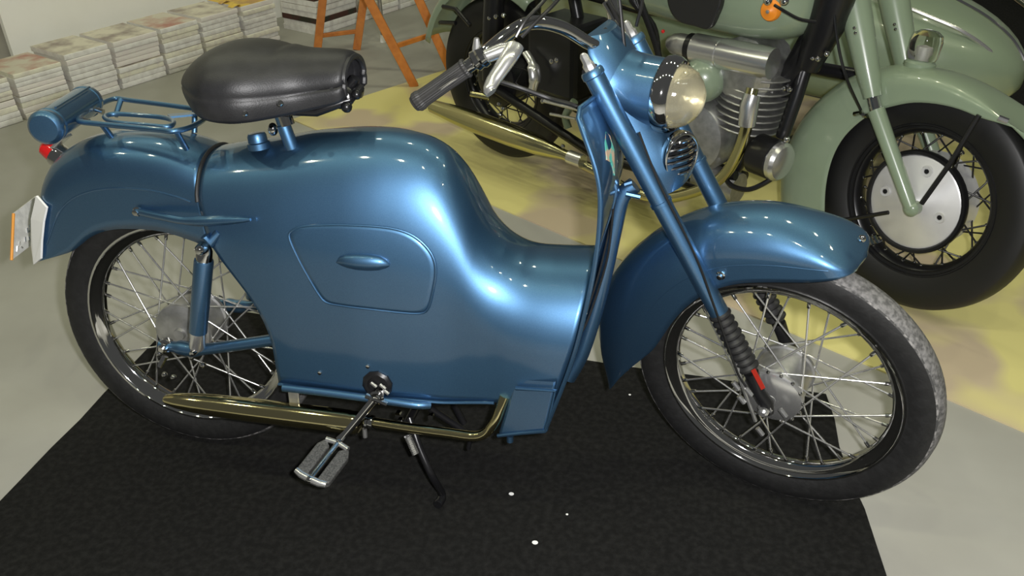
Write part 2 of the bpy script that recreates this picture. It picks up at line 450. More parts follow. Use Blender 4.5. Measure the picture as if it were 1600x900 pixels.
# footwell box behind the lower shield
def footwell():
    a = ay(806, 609, -.152); b = ay(868, 613, -.172); c = ay(852, 676, -.170); d = ay(778, 683, -.150)
    a2, b2 = a+V((-.005, .012, .012)), b+V((0, .012, .012))
    vs = []
    for s in (1, -1):
        for p in (a2, b2, c, d): vs.append((p.x, p.y*s, p.z))
    fs = [(0, 1, 2, 3), (7, 6, 5, 4), (0, 3, 7, 4), (2, 3, 7, 6), (1, 5, 6, 2)]
    o = mesh('footwell_panel', vs, fs, 'blue', moped, smooth=False, bevel=.006)
    tube('panel_lip', [a, b, c+V((.002, 0, .004)), c, c.lerp(d, .5)+V((0, 0, .001)), d], .0042, 'blue', o, seg=8)
    p = ay(797, 683, -.15); tube('panel_bolt', [p, p+V((0, 0, -.014))], .007, 'blue', o)
footwell()
# peeled sticker on the shield front, small bolt and bracket
def shield_pt(s, z, off=0.0035):
    wv = lerp_table(SHW, z); xe = lerp_table(SHX, z); xc = lerp_table(XC, z)
    return V((xc+(xe-xc)*abs(s)**2.2 + off, s*wv - off*.3, z))
def sticker():
    pts2 = [(-.70, .805), (-.60, .820), (-.52, .81), (-.50, .785), (-.56, .77), (-.60, .745), (-.66, .77), (-.76, .78)]
    pts = [shield_pt(s, z, .0035) for s, z in pts2]
    n = len(pts); vs = pts + [p+V((-.002, .001, 0)) for p in pts]
    fs = [tuple(range(n)), tuple(reversed(range(n, 2*n)))]+[(i, (i+1) % n, (i+1) % n+n, i+n) for i in range(n)]
    mesh('sticker', vs, fs, 'teal_sticker', shield, smooth=False)
sticker()
# front down tube and bracket
dt = [ay(988, 292, 0.0), ay(968, 312, 0.0), ay(955, 365, 0), ay(941, 430, 0), ay(926, 490, 0), ay(905, 555, 0), ay(885, 592, 0)]
tube('down_tube', crom([p+V((.004, 0, 0)) for p in dt], 6), .0165, 'blue', moped, seg=12)
for a, b in (((940, 307), (968, 300)), ((976, 292), (988, 288)), ((978, 306), (1000, 311))):
    tube('shield_bracket', [ay(*a, -.02), ay(*b, -.02)], .0055, 'blue', shield, seg=8)
ball('shield_bolt', ay(948, 288, -.06), .005, 'chrome', shield, seg=10)

# ---- rear fender
def band(name, T, B, wv, m, parent, n_exp=2.3, solid=0.003, NS=26, shoulder=None, frame=None):
    """fender: T crown profile, B lower side edge (2-D lists of the same length), half width wv(u)"""
    fr = frame or (lambda a, l, b: V((a, l, b)))
    N = len(T); vs, fs = [], []
    prof = []
    for k in range(NS+1):
        s = -1+2*k/NS; prof.append(s)
    for i in range(N):
        t, b = V(T[i]), V(B[i]); wi = wv(i/(N-1)) if callable(wv) else wv
        sh = shoulder if shoulder else 0.42
        for s in prof:
            a = abs(s); sg = -1 if s < 0 else 1
            if a <= 0.62:
                th = a/0.62*PI/2
                y = wi*math.sin(th)**(2/n_exp); d = sh*(1-math.cos(th)**(2/n_exp))
            else:
                y = wi; d = sh + (1-sh)*(a-0.62)/0.38
            p = t.lerp(b, d)
            vs.append(fr(p.x, sg*y, p.y))
    for i in range(N-1):
        for k in range(NS):
            a = i*(NS+1)+k; fs.append((a, a+1, a+NS+2, a+NS+1))
    return mesh(name, vs, fs, m, parent, solid=solid, offset=0), vs, NS
def c2(p3): return V((p3.x, p3.z, 0))
Tpx = [(345, 231), (300, 213), (250, 205), (200, 205), (160, 211), (128, 224), (100, 243), (80, 268), (67, 298), (61, 332), (59, 370), (61, 408)]
Bpx = [(330, 388), (300, 377), (265, 366), (235, 361), (205, 360), (180, 361), (158, 366), (140, 375), (126, 386), (112, 396), (95, 402), (74, 408)]
TY = [.02, .02, .02, .02, .012, .0, -.012, -.026, -.040, -.050, -.056, -.060]
RT = crom([c2(ay(a, b, y_)) for (a, b), y_ in zip(Tpx, TY)], 4); RB = crom([c2(ay(a, b, -.088)) for a, b in Bpx], 4)
rfend, rfv, rns = band('rear_fender', RT, RB, lambda u: .092 - .010*u, 'blue', moped, shoulder=0.40)
# pressed crease along the fender side
crease = [V(rfv[i*(rns+1)+int(rns*.19)])*1.0 + V((0, -.0006, 0)) for i in range(2, len(RT)-5)]
tube('pressed_crease', crease, .0026, 'blue', rfend, seg=8)
# fender strut with bolt
p0, p1, p2 = ay(216, 333, -.098), ay(300, 348, -.128), ay(392, 346, -.137)
tube('fender_strut', crom([p0, p0.lerp(p1, .5)+V((0, -.004, 0)), p1, p2], 6), [.0075]*12+[.009, .011, .011, .010, .008, .006, .003], 'blue', moped)
lathe('strut_bolt', p0+V((0, -.004, 0)), (0, -1, 0), [(0, .008), (.006, .007), (.007, 0), (.010, -.002), (.010, -.005)], 'chrome', moped, seg=12)

# ---- luggage rack
def zt_(px, py, z): return az(px, py, z)
RZ = .778
outer = [(124, 192), (150, 196), (200, 201), (250, 206), (272, 208), (300, 201), (322, 186), (312, 175), (270, 168), (207, 160), (180, 157), (152, 168), (132, 181)]
rk = tube('luggage_rack', crom([bz(a, b, RZ) for a, b in outer], 5, True), .0056, 'blue', moped, closed=True)
inner = [(164, 186), (180, 181), (220, 183), (258, 187), (272, 194), (262, 201), (225, 198), (180, 194)]
tube('inner_rail', crom([bz(a, b, RZ+.001) for a, b in inner], 5, True), .005, 'blue', rk, closed=True)
plate('cross_strap', [bz(a, b, RZ+.004) for a, b in ((262, 181), (302, 178), (306, 181), (266, 185))], .004, (0, 0, 1), 'blue', rk)
for a, b in ((160, 197), (276, 207), (190, 158), (305, 176)):
    p = bz(a, b, RZ); zf = .70
    tube('rack_stay', [p, V((p.x, p.y*.75, .748 if p.x < .05 else .735))], .006, 'blue', rk)

# ---- tool canister
def canister():
    a = ay(70, 204, -.14); b = ay(139, 159, .07); d = (b-a).normalized(); L = (b-a).length; r = .0325
    o = lathe('tool_canister', a, d, [(0, -.004), (r*.8, -.003), (r*.98, .002), (r*1.03, .006), (r*1.03, .016), (r*.99, .018), (r*.99, .021), (r*1.03, .023), (r*1.03, .027), (r*.98, .029), (r*.98, L-.02), (r*1.03, L-.018), (r*1.03, L-.008), (r*.95, L), (0, L+.002)], 'blue', moped, seg=44)
    tube('canister_seam', [a+d*.03+V((.018, 0, .033)), b-d*.02+V((.018, 0, .033))], .0022, 'blue', o)
    for t in (.45, .8):
        p = a.lerp(b, t)+V((.035, 0, -.008)); tube('mounting_bolt', [p, p+V((.016, 0, -.004))], .006, 'chrome', o, seg=10)
canister()
# tail light
tl = ay(88, 243, 0.0)
d = V((-.75, 0, .5)).normalized()
lathe('tail_light', tl+d*.0, d, [(.0, .032), (.012, .031), (.018, .026), (.021, .012), (.022, 0), (.0, 0)], 'red', moped, seg=24)
lathe('tail_light_base', tl+d*-.004, d, [(.024, .006), (.026, 0), (.026, -.018), (0, -.018)], 'chrome', moped, seg=24)
box('tail_light_bracket', ay(95, 225, 0.0), (.05, .03, .006), 'alu_bright', moped, axes=(V((.8, 0, .6)), V((0, 1, 0)), V((-.6, 0, .8))), bevel=.001)

# ---- number plate and white side flap
def number_plate():
    xq = -.355
    def P(px, py): return bplane(px, py, (xq, 0, 0), (1, 0, 0.12))
    c = [P(22, 336), P(57, 309), P(57, 380), P(19, 409)]
    o = plate('number_plate', c, .0025, (1, 0, .12), 'plate_grey', moped)
    tube('plate_edge', [c[0], c[3]], .0032, 'orange_edge', o, seg=8)
    u = (c[1]-c[0]); v = (c[3]-c[0]); nn = V((1, 0, .12)).normalized()
    # pressed characters, seen from behind as raised strokes
    for (a, b, a2, b2) in ((.62, .55, .66, .68), (.74, .53, .74, .66), (.55, .72, .58, .84), (.72, .78, .76, .88), (.30, .72, .28, .82), (.38, .86, .46, .93), (.2, .78, .2, .9), (.84, .6, .84, .72)):
        tube('pressed_stroke', [c[0]+u*a+v*b+nn*.001, c[0]+u*a2+v*b2+nn*.001], .0022, 'alu_bright', o, seg=6)
    f = [ay(57, 309, -.080), ay(73, 327, -.096), ay(68, 350, -.097), ay(65, 380, -.096), ay(64, 407, -.094), ay(53, 416, -.080), ay(49, 385, -.070), ay(49, 345, -.072)]
    n = len(f)
    vs = f + [p+V((.002, .004, 0)) for p in f]
    fs = [tuple(range(n)), tuple(reversed(range(n, 2*n)))]+[(i, (i+1) % n, (i+1) % n+n, i+n) for i in range(n)]
    mesh('white_side_flap', vs, fs, 'white_metal', moped, smooth=False)
number_plate()

# ---- wheels
SPOKE = None
def spoke_mesh():
    vs, fs = tube_geo([V((0, 0, 0)), V((0, 0, 1))], 1.0, 6)
    me = bpy.data.meshes.new('spoke'); me.from_pydata([tuple(v) for v in vs], [], fs)
    for p in me.polygons: p.use_smooth = True
    return me
def place_rod(me, a, b, r, parent, name='spoke'):
    d = b-a; x, y, z = frame_of(d)
    o = bpy.data.objects.new(name, me); COL.objects.link(o); o.parent = parent
    o.matrix_local = Matrix(((x.x*r, y.x*r, d.x, a.x), (x.y*r, y.y*r, d.y, a.y), (x.z*r, y.z*r, d.z, a.z), (0, 0, 0, 1)))
    return o
def wheel(name, C, ax, rlip, R, hw, tw, hubr, hubw, parent, nsp, spr, mrim, mspoke, mtyre, mtread, mscuff, hub_prof=None, cross=1.1, rot=0.0, mhub='alu'):
    x, y, n = ax   # in-plane axes and axle direction (towards the far side)
    ri = rlip-.017
    rim_prof = [(rlip, -hw), (rlip-.004, -hw+.003), (ri+.003, -hw+.004), (ri-.003, -hw*.55), (ri-.006, 0), (ri-.003, hw*.55), (ri+.003, hw-.004), (rlip-.004, hw-.003), (rlip, hw), (rlip-.001, hw+.0025), (rlip-.005, hw+.0020), (rlip-.0075, hw*.90), (ri+.000, hw*.74), (ri-.007, hw*.56), (ri-.011, hw*.30), (ri-.012, 0), (ri-.011, -hw*.30), (ri-.007, -hw*.56), (ri+.000, -hw*.74), (rlip-.0075, -hw*.90), (rlip-.005, -hw-.0020), (rlip-.001, -hw-.0025)]
    wob = lathe(name, C, n, rim_prof, mrim, parent, seg=72, closed=True, ax=ax, auto=50)
    rt = R-rlip
    tp = [(rlip-.006, -hw+.003), (rlip+.004, -hw-.003), (rlip+rt*.28, -tw*.93), (rlip+rt*.45, -tw), (rlip+rt*.62, -tw*.97), (R-rt*.20, -tw*.90), (R-rt*.15, -tw*.84), (R-rt*.045, -tw*.48), (R, 0), (R-rt*.045, tw*.48), (R-rt*.15, tw*.84), (R-rt*.20, tw*.90), (rlip+rt*.62, tw*.97), (rlip+rt*.45, tw), (rlip+rt*.28, tw*.93), (rlip+.004, hw+.003), (rlip-.006, hw-.003)]
    pm = [0, 0, 0, 0, 0, 2, 1, 1, 1, 1, 2, 0, 0, 0, 0, 0]
    lathe('tyre', C, n, tp, mtyre, wob, seg=96, mats=[mtyre, mtread, mscuff], pm=pm, ax=ax, auto=60)
    h2 = hubw/2
    hp = hub_prof or [(0, -h2-.012), (.012, -h2-.012), (.014, -h2-.004), (hubr*.55, -h2-.003), (hubr*.85, -h2), (hubr*.97, -h2+.004), (hubr, -h2+.010), (hubr, -h2+.016), (hubr*.93, -h2+.018), (hubr*.93, h2-.018), (hubr, h2-.016), (hubr, h2-.008), (hubr*.9, h2), (.014, h2+.004), (0, h2+.004)]
    lathe('hub', C, n, hp, mhub, wob, seg=44, ax=ax)
    global SPOKE
    SPOKE = SPOKE or {}
    if mspoke not in SPOKE:
        me = spoke_mesh(); me.materials.append(M[mspoke]); SPOKE[mspoke] = me
    NIP = SPOKE.get('nip')
    if NIP is None:
        NIP = spoke_mesh(); NIP.name = 'nipple'; NIP.materials.append(M['chrome']); SPOKE['nip'] = NIP
    for k in range(nsp):
        side = -1 if k % 2 == 0 else 1
        lead = 1 if (k//2) % 2 == 0 else -1
        a = 2*PI*k/nsp + rot
        ah = a + lead*cross
        rp = C + (x*math.cos(a)+y*math.sin(a))*(ri-.010) + n*(side*hw*.22)
        hpnt = C + (x*math.cos(ah)+y*math.sin(ah))*(hubr*.95) + n*(side*(h2-.010))
        place_rod(SPOKE[mspoke], hpnt, rp, spr, wob)
        place_rod(NIP, rp, rp.lerp(hpnt, .06), spr*1.9, wob, 'nipple')
    return wob
RW = V((0, 0, .305))
axR = (V((1, 0, 0)), V((0, 0, 1)), V((0, 1, 0)))
axR = (axR[0], axR[1], axR[2])
wheel('rear_wheel', RW, (V((1, 0, 0)), V((0, 0, -1)), V((0, 1, 0))), .2425, .305, .022, .031, .066, .098, moped, 36, .0021, 'chrome', 'spoke', 'rubber', 'tread', 'scuff', rot=.06)
# front frame
s_, c_ = -0.36989, 0.21184
FN = V((-math.sin(s_)*math.cos(c_), math.cos(s_)*math.cos(c_), math.sin(c_)))
FF = V((math.cos(s_), math.sin(s_), 0)); FU = FF.cross(FN)
FC = V((1.2845, -.0039, .3048))
def F(f, n, u): return FC + FF*f + FN*n + FU*u
def fl2(px, py, off):
    p = bplane(px, py, FC+FN*off, FN)-FC
    return V((p.dot(FF), p.dot(FU), 0))
def Fp(px, py, off): return bplane(px, py, FC+FN*off, FN)
wheel('front_wheel', FC, (FF, -FU, FN), .2425, .305, .022, .031, .060, .105, moped, 36, .0021, 'chrome', 'spoke', 'rubber', 'tread', 'scuff', rot=.02)
# brake plate fittings on the front hub
lathe('brake_plate', FC+FN*-.0535, -FN, [(.0, .010), (.02, .010), (.035, .007), (.050, .004), (.058, 0)], 'alu_bright', moped, seg=40)
for k in range(9):
    a = -1.2+k*.42
    ball('hub_rivet', FC+FN*-.052+FF*(math.cos(a)*.061)+FU*(math.sin(a)*.061), .0042, 'chrome', moped, seg=8)

# ---- front fender
FT = [(1357, 396), (1335, 378), (1300, 354), (1260, 336), (1215, 323), (1170, 319), (1125, 322), (1080, 334), (1040, 352), (1005, 377), (975, 408), (955, 443), (947, 480), (949, 520), (957, 555), (969, 586)]
FB = [(1345, 412), (1330, 425), (1305, 435), (1270, 441), (1230, 441), (1190, 441), (1155, 443), (1125, 450), (1098, 462), (1076, 478), (1060, 494), (1046, 512), (1034, 530), (1022, 546), (1008, 558), (976, 583)]
FT2 = crom([fl2(a, b, .018) for a, b in FT], 3); FBn = [-.014, -.050, -.066]+[-.072]*20
FB2 = crom([fl2(a, b, n_) for (a, b), n_ in zip(FB, FBn)], 3)
ffend, ffv, fns = band('front_fender', FT2, FB2, lambda u: .078 if u > .16 else .012+.066*math.sqrt(max(1-((.16-u)/.16)**2, 0)), 'blue', moped, shoulder=.60, n_exp=2.05, frame=F)
crease = [V(ffv[i*(fns+1)+int(fns*.19)])-FN*.0006 for i in range(6, len(FT2)-10)]
tube('pressed_crease', crease, .0013, 'blue', ffend, seg=8)
lathe('fender_bolt', Fp(1126, 433, -.080), -FN, [(0, .010), (.005, .009), (.006, .003), (.009, .002), (.009, -.004)], 'chrome', moped, seg=10)
ball('fender_tip_bolt', Fp(1346, 376, -.01), .007, 'chrome', moped, seg=10)

# ---- fork
def fork_leg(sd):
    o_ = sd*.0845
    pt = lambda f, u: F(f, o_, u)
    top = (-.343, .646); mid = (-.100, .197); low = (-.034, .077); axl = (0., .010)
    q = tube('fork_leg', [pt(*top), pt(top[0]+(mid[0]-top[0])*.6, top[1]+(mid[1]-top[1])*.6), pt(*mid)], .0185, 'blue', moped, seg=18)
    dv = (pt(*mid)-pt(*top)).normalized()
    for t in (.52,):
        c = pt(*top).lerp(pt(*mid), t); lathe('fork_collar', c, dv, [(.0184, -.004), (.0205, -.003), (.0205, .003), (.0184, .004)], 'blue', q, seg=20)
    lathe('fork_shoulder', pt(*top), -dv, [(.0186, -.012), (.0205, -.010), (.0205, -.002), (.018, .002), (.010, .003), (0, .003)], 'blue', q, seg=20)
    lathe('cap_nut', pt(*top)+dv*-.002, -dv, [(.011, 0), (.011, .010), (.008, .014), (.0075, .026), (.004, .031), (0, .032)], 'alu_bright', q, seg=8)
    # rubber gaiter
    prof = []
    a, b = pt(*mid), pt(*low); L = (b-a).length
    nb = 9
    for k in range(nb):
        h = L*k/nb; prof += [(.0165, h), (.0215, h+L/nb*.35), (.0215, h+L/nb*.6), (.0165, h+L/nb*.95)]
    lathe('rubber_gaiter', a+(b-a).normalized()*-.006, (b-a).normalized(), prof, 'black_rubber', q, seg=20)
    tube('fork_slider', [pt(*low), pt(-.018, .036), pt(*axl), pt(.004, -.012)], [.0145, .013, .014, .012], 'black', q, seg=14)
    lathe('axle_nut', F(0, o_*1.05, 0), FN*sd, [(.014, -.01), (.014, .004), (.010, .006), (.010, .016), (.006, .020), (0, .020)], 'alu_bright', q, seg=8)
    return q
nearleg = fork_leg(-1); fork_leg(1)
plate('red_sticker', [Fp(a, b, -.104) for a, b in ((1173, 582), (1179, 579), (1195, 609), (1189, 612))], .002, -FN, 'red_sticker', nearleg)
for a, b, c in ((1148, 600, -.10), (1157, 622, -.10), (1222, 643, -.085), (1186, 672, -.085), (1168, 610, -.11)):
    p = Fp(a, b, c); tube('brake_lever_link', [p-FF*.004, p+FF*.008-FU*.014], .0050, 'alu_bright', moped, seg=8)
tube('brake_arm', [Fp(1150, 570, -.10), Fp(1160, 605, -.10), Fp(1180, 660, -.09)], .004, 'alu', moped, seg=8)

# ---- headlight nacelle (mask)
def mask():
    levels = [(.690, -.368, .028, .045), (.665, -.354, .034, .064), (.63, -.334, .036, .067), (.58, -.307, .034, .067), (.53, -.280, .038, .067), (.49, -.258, .042, .067), (.46, -.242, .042, .066), (.435, -.228, .034, .063), (.415, -.217, .014, .055)]
    vs, fs = [], []; NV = 24
    for u, f0, dep, hw in levels:
        for j in range(NV+1):
            t = -1+2*j/NV
            f = f0 + dep*(1-abs(t)**2.6)
            vs.append(F(f, t*hw, u))
    for i in range(len(levels)-1):
        for j in range(NV):
            a = i*(NV+1)+j; fs.append((a, a+1, a+NV+2, a+NV+1))
    # back wall
    n0 = len(vs)
    for u, f0, dep, hw in levels:
        vs += [F(f0-.004, -hw, u), F(f0-.004, hw, u)]
    for i in range(len(levels)-1):
        a = n0+2*i; fs.append((a, a+2, a+3, a+1))
        fs.append((i*(NV+1), a, a+2, (i+1)*(NV+1))) ; fs.append((i*(NV+1)+NV, (i+1)*(NV+1)+NV, a+3, a+1))
    top = [j for j in range(NV+1)] + [n0+1, n0]; fs.append(tuple(top))
    bt = [(len(levels)-1)*(NV+1)+j for j in range(NV+1)] + [n0+2*(len(levels)-1)+1, n0+2*(len(levels)-1)]; fs.append(tuple(reversed(bt)))
    o = mesh('fork_nacelle', vs, fs, 'blue', moped, auto=40)
    return o
nac = mask()
HLc = F(-.226, 0, .581)
hax = (FF*.995 - FU*.05).normalized()
lathe('headlight_shell', HLc, hax, [(.079, -.115), (.070, -.098), (.0645, -.08), (.062, -.055), (.061, -.015), (.060, 0)], 'blue', moped, seg=48)
hl = lathe('headlight_rim', HLc, hax, [(.0615, -.024), (.0670, -.020), (.0690, -.010), (.0670, 0), (.061, .008), (.056, .007), (.0545, .002), (.0545, -.006)], 'chrome', moped, seg=48)
lathe('lens', HLc, hax, [(.0565, .004), (.054, .016), (.047, .030), (.036, .041), (.021, .050), (.010, .053), (0, .054)], 'lens', hl, seg=48)
lathe('reflector', HLc, hax, [(.0555, .002), (.05, -.006), (.035, -.022), (.015, -.034), (0, -.036)], 'reflector', hl, seg=36)
# horn grille: an oval chrome dome with slats, set on the nacelle
def horn():
    c = F(-.206, -.020, .476); d = (FF*.83 + FN*-.52 - FU*.05).normalized()
    xx = (FU - d*FU.dot(d)).normalized(); yy = d.cross(xx)
    vs, fs = [], []
    prof = [(1.0, -.012), (1.04, -.004), (1.03, .003), (.95, .006), (.88, .004), (.84, .001)]
    N = 36; n = len(prof)
    for k in range(N):
        a = 2*PI*k/N
        for r, h in prof: vs.append(c + xx*(math.cos(a)*r*.047) + yy*(math.sin(a)*r*.036) + d*h)
    for k in range(N):
        for i in range(n-1): fs.append((k*n+i, ((k+1) % N)*n+i, ((k+1) % N)*n+i+1, k*n+i+1))
    o = mesh('horn_rim', vs, fs, 'chrome', moped)
    vs = [c + xx*(math.cos(a)*.84*.047) + yy*(math.sin(a)*.84*.036) + d*-.002 for a in [2*PI*k/24 for k in range(24)]]
    mesh('horn_back', vs+[c+d*.0], [(k, (k+1) % 24, 24) for k in range(24)], 'black', o)
    for k in range(6):
        u = -.032+k*.0128; hw = .036*.84*math.sqrt(max(1-(u/(.047*.86))**2, 0.05))
        pts = [c + xx*(u+.004*(1-(t*t))) + yy*(hw*t) + d*(.002+.010*(1-t*t)) for t in (-1, -.6, -.2, .2, .6, 1)]
        tube('horn_slat', pts, .0034, 'chrome', o, seg=8)
horn()

# ---- handlebar
bar_half = [(-.555, .305, .652), (-.472, .252, .706), (-.435, .185, .738), (-.415, .140, .742), (-.389, .09, .718), (-.362, .05, .680), (-.352, .02, .668)]
bar_r = [F(a, -b, c) for a, b, c in bar_half]; bar_l = [F(a, b, c) for a, b, c in reversed(bar_half)]
hbar = tube('handlebar', crom(bar_r+bar_l, 6), .0115, 'chrome', moped, seg=14)
lathe('stem_nut', F(-.352, 0, .664), FU*.88-FF*.477, [(.020, -.03), (.020, .006), (.014, .010), (.014, .022), (.008, .026), (0, .027)], 'chrome', hbar, seg=10)
box('bar_clamp', F(-.352, 0, .664), (.03, .05, .026), 'chrome', hbar, axes=(FF, FN, FU), bevel=.006)
tube('top_yoke', [F(-.350, -.084, .640), F(-.352, 0, .644), F(-.350, .084, .640)], .012, 'black', hbar, seg=10)
for sd in (-1, 1):
    a = F(-.470, sd*.250, .7075); b = F(-.556, sd*.305, .651); d = (b-a).normalized(); L = (b-a).length
    gp = [(.0125, -.004), (.0185, -.004), (.0195, .002), (.0195, .008), (.0165, .010)]
    # ribbed grip with ridges along its length
    x, y, z = frame_of(d); vs, fs = [], []
    rings = [(.010, 1.05), (.014, 1.12), (.018, 1.0), (.5*L, .98), (L-.016, 1.02), (L-.010, 1.14), (L-.003, 1.12), (L, .95)]
    NS = 48
    for h, k in rings:
        for j in range(NS):
            r = .0150*k*(1.0 if j % 2 else .94)
            vs.append(a + z*h + x*(r*math.cos(2*PI*j/NS)) + y*(r*math.sin(2*PI*j/NS)))
    for i in range(len(rings)-1):
        for j in range(NS): fs.append((i*NS+j, i*NS+(j+1) % NS, (i+1)*NS+(j+1) % NS, (i+1)*NS+j))
    fs.append(tuple(range(NS-1, -1, -1))); fs.append(tuple(range((len(rings)-1)*NS, len(rings)*NS)))
    mesh('grip', vs, fs, 'grip', hbar, smooth=False)
    lathe('grip_end', b, d, [(.0145, -.001), (.013, .003), (.006, .001), (0, .001)], 'grip', hbar, seg=20)
    lathe('lever_clamp', a+d*-.016, d, [(.0125, -.012), (.018, -.010), (.019, -.002), (.0165, .002), (.0175, .010), (.0125, .014)], 'chrome', hbar, seg=20)
    # brake lever: broad, dished alloy blade hanging below the bar
    if sd < 0:
        pts = [Fp(803, 78, -.215), Fp(796, 92, -.235), Fp(783, 112, -.255), Fp(771, 130, -.272), Fp(765, 143, -.285), Fp(768, 149, -.288)]
    else:
        pts = [F(-.40, .215, .72), F(-.41, .235, .705), F(-.425, .255, .69), F(-.44, .272, .67), F(-.455, .285, .655), F(-.46, .29, .65)]
    pp = crom(pts, 5)
    rr = [.0165*(1-.45*i/(len(pp)-1)) if i < len(pp)-4 else .0095 for i in range(len(pp))]
    tube('brake_lever', pp, rr, 'alu_bright', hbar, seg=12, flat=(.75, 1.0))
    tube('lever_perch', [a+d*-.012, pts[0].lerp(a+d*-.03, .4), pts[0]], [.011, .012, .009], 'alu_bright', hbar, seg=10)
    tube('switch_stalk', [a+d*-.01, a+d*-.012+FU*.02, a+d*-.014+FU*.034], [.009, .007, .004], 'alu_bright', hbar, seg=8)

# ---- cables
def cable(pts, r=.0032, nm='control_cable', parent=None, m='cable'):
    tube(nm, crom(pts, 8), r, m, parent or hbar, seg=8)
cable([Fp(806, 62, -.21), Fp(822, 35, -.19), Fp(850, 5, -.15), Fp(885, -40, -.08), F(-.36, .0, .82), F(-.31, .05, .75), F(-.32, .05, .68)])
cable([Fp(815, 62, -.20), Fp(838, 38, -.18), Fp(868, 8, -.14), Fp(900, -30, -.06), F(-.35, .02, .80), F(-.32, .0, .66)])
cable([Fp(944, 8, .06), Fp(957, 30, .05), Fp(967, 55, .04), Fp(973, 80, .03), Fp(976, 95, .02)], .0045, m='chrome')
cable([Fp(951, 5, .06), Fp(964, 30, .05), Fp(972, 55, .04), Fp(977, 80, .03), Fp(979, 95, .02)], .0045)
cable([ay(770, 128, -.05), ay(810, 140, -.05), ay(860, 158, -.04), ay(905, 172, -.06), ay(945, 205, -.04)], .0045, parent=moped)
cable([ay(958, 330, -.10), ay(950, 400, -.10), ay(935, 455, -.11), ay(915, 510, -.13), ay(900, 532, -.14)], .0022, parent=moped)
cable([ay(968, 240, -.05), ay(965, 290, -.04), ay(948, 380, -.07), ay(930, 450, -.10), ay(905, 525, -.13)], .0020, parent=moped)
cable([Fp(998, 210, -.105), Fp(1030, 290, -.108), Fp(1085, 400, -.108), Fp(1115, 480, -.11), Fp(1150, 580, -.105), Fp(1166, 608, -.10)], .0022, 'brake_cable', moped)

# ---- saddle
SD = [(.084, .020, .858, .845), (.093, .040, .874, .838), (.113, .066, .895, .828), (.138, .096, .913, .820), (.162, .121, .925, .814), (.19, .136, .934, .810), (.225, .138, .936, .808), (.26, .128, .932, .810), (.29, .108, .926, .813), (.32, .086, .921, .817), (.345, .074, .919, .822), (.38, .066, .919, .830), (.415, .060, .917, .840), (.425, .055, .912, .850)]
def saddle():
    vs, fs = [], []; NV = 40
    st = []
    xs = [s[0] for s in SD]
    NN = 40
    for i in range(NN+1):
        t = (i/NN); x = xs[0] + (xs[-1]-xs[0])*(t**1.25)
        st.append((x, lerp_table([(s[0], s[1]) for s in SD], x), lerp_table([(s[0], s[2]) for s in SD], x), lerp_table([(s[0], s[3]) for s in SD], x)))
    for x, wv, zt, zb in st:
        for j in range(NV+1):
            s = -1+2*j/NV; a = abs(s); sg = -1 if s < 0 else 1
            if a < .6:
                q = a/.6; y = wv*math.sin(q*PI/2)**1.05; z = zt - (zt-zb)*.62*(1-math.cos(q*PI/2)**1.0)
            else:
                q = (a-.6)/.4; y = wv*(1+.02*math.sin(q*PI)-.05*q*q); z = zt-(zt-zb)*(.62+.38*q)
                # pressed roll between top and skirt
                y -= .004*math.exp(-((q-.12)/.12)**2)
            dz = -.006*math.exp(-(s/.25)**2) if x < .3 else 0
            vs.append((x, sg*y, z+dz))
    for i in range(NN):
        for j in range(NV):
            a = i*(NV+1)+j; fs.append((a, a+1, a+NV+2, a+NV+1))
    # closed rear
    fs.append(tuple(range(NV+1)))
    o = mesh('saddle', vs, fs, 'leather', moped, solid=.006, offset=-1, auto=60)
    lip = [V(vs[i*(NV+1)]) for i in range(NN, -1, -1)] + [V(vs[i*(NV+1)+NV]) for i in range(NN+1)]
    tube('saddle_hem', lip, .0042, 'leather', o, seg=8)
    nose = [V(vs[NN*(NV+1)+j]) for j in range(NV+1)]
    tube('nose_roll', nose, .0065, 'leather', o, seg=8)
    for xx in (.325, .400):
        ring_ = []
        i = min(range(NN+1), key=lambda k: abs(st[k][0]-xx))
        tube('seam', [V(vs[i*(NV+1)+j])+V((0, 0, .001)) for j in range(2, NV-1)], .0022, 'leather', o, seg=6)
    for px, py in ((383, 181), (438, 165), (519, 143)):
        y = -.134 if px < 400 else (-.124 if px < 450 else -.063)
        lathe('rivet', ay(px, py, y), (0.1, -1, .1), [(0, .005), (.004, .004), (.006, 0), (.006, -.003)], 'chrome', o, seg=12)
    # sprung frame under the nose
    tube('nose_frame', [(.25, -.045, .812), (.36, -.040, .812), (.424, -.028, .836), (.436, 0, .852), (.424, .028, .836), (.36, .04, .812), (.25, .045, .812)], .009, 'black', o, seg=10)
    helix = [V((.408+.017*math.cos(a), -.036+.02*a/18, .840+.017*math.sin(a))) for a in [k*.35 for k in range(54)]]
    tube('saddle_spring', helix, .0055, 'black', o, seg=8)
    ball('spring_bolt', (.424, -.046, .826), .011, 'black', o, seg=12); ball('spring_bolt', (.438, -.026, .846), .010, 'black', o, seg=12)
    tube('nose_bridge', [(.21, 0, .806), (.32, 0, .812), (.40, 0, .832), (.428, 0, .872)], [.016, .016, .014, .010], 'black', o, seg=10)
    box('saddle_base', (.225, 0, .812), (.19, .15, .010), 'black', o, bevel=.004)
saddle()
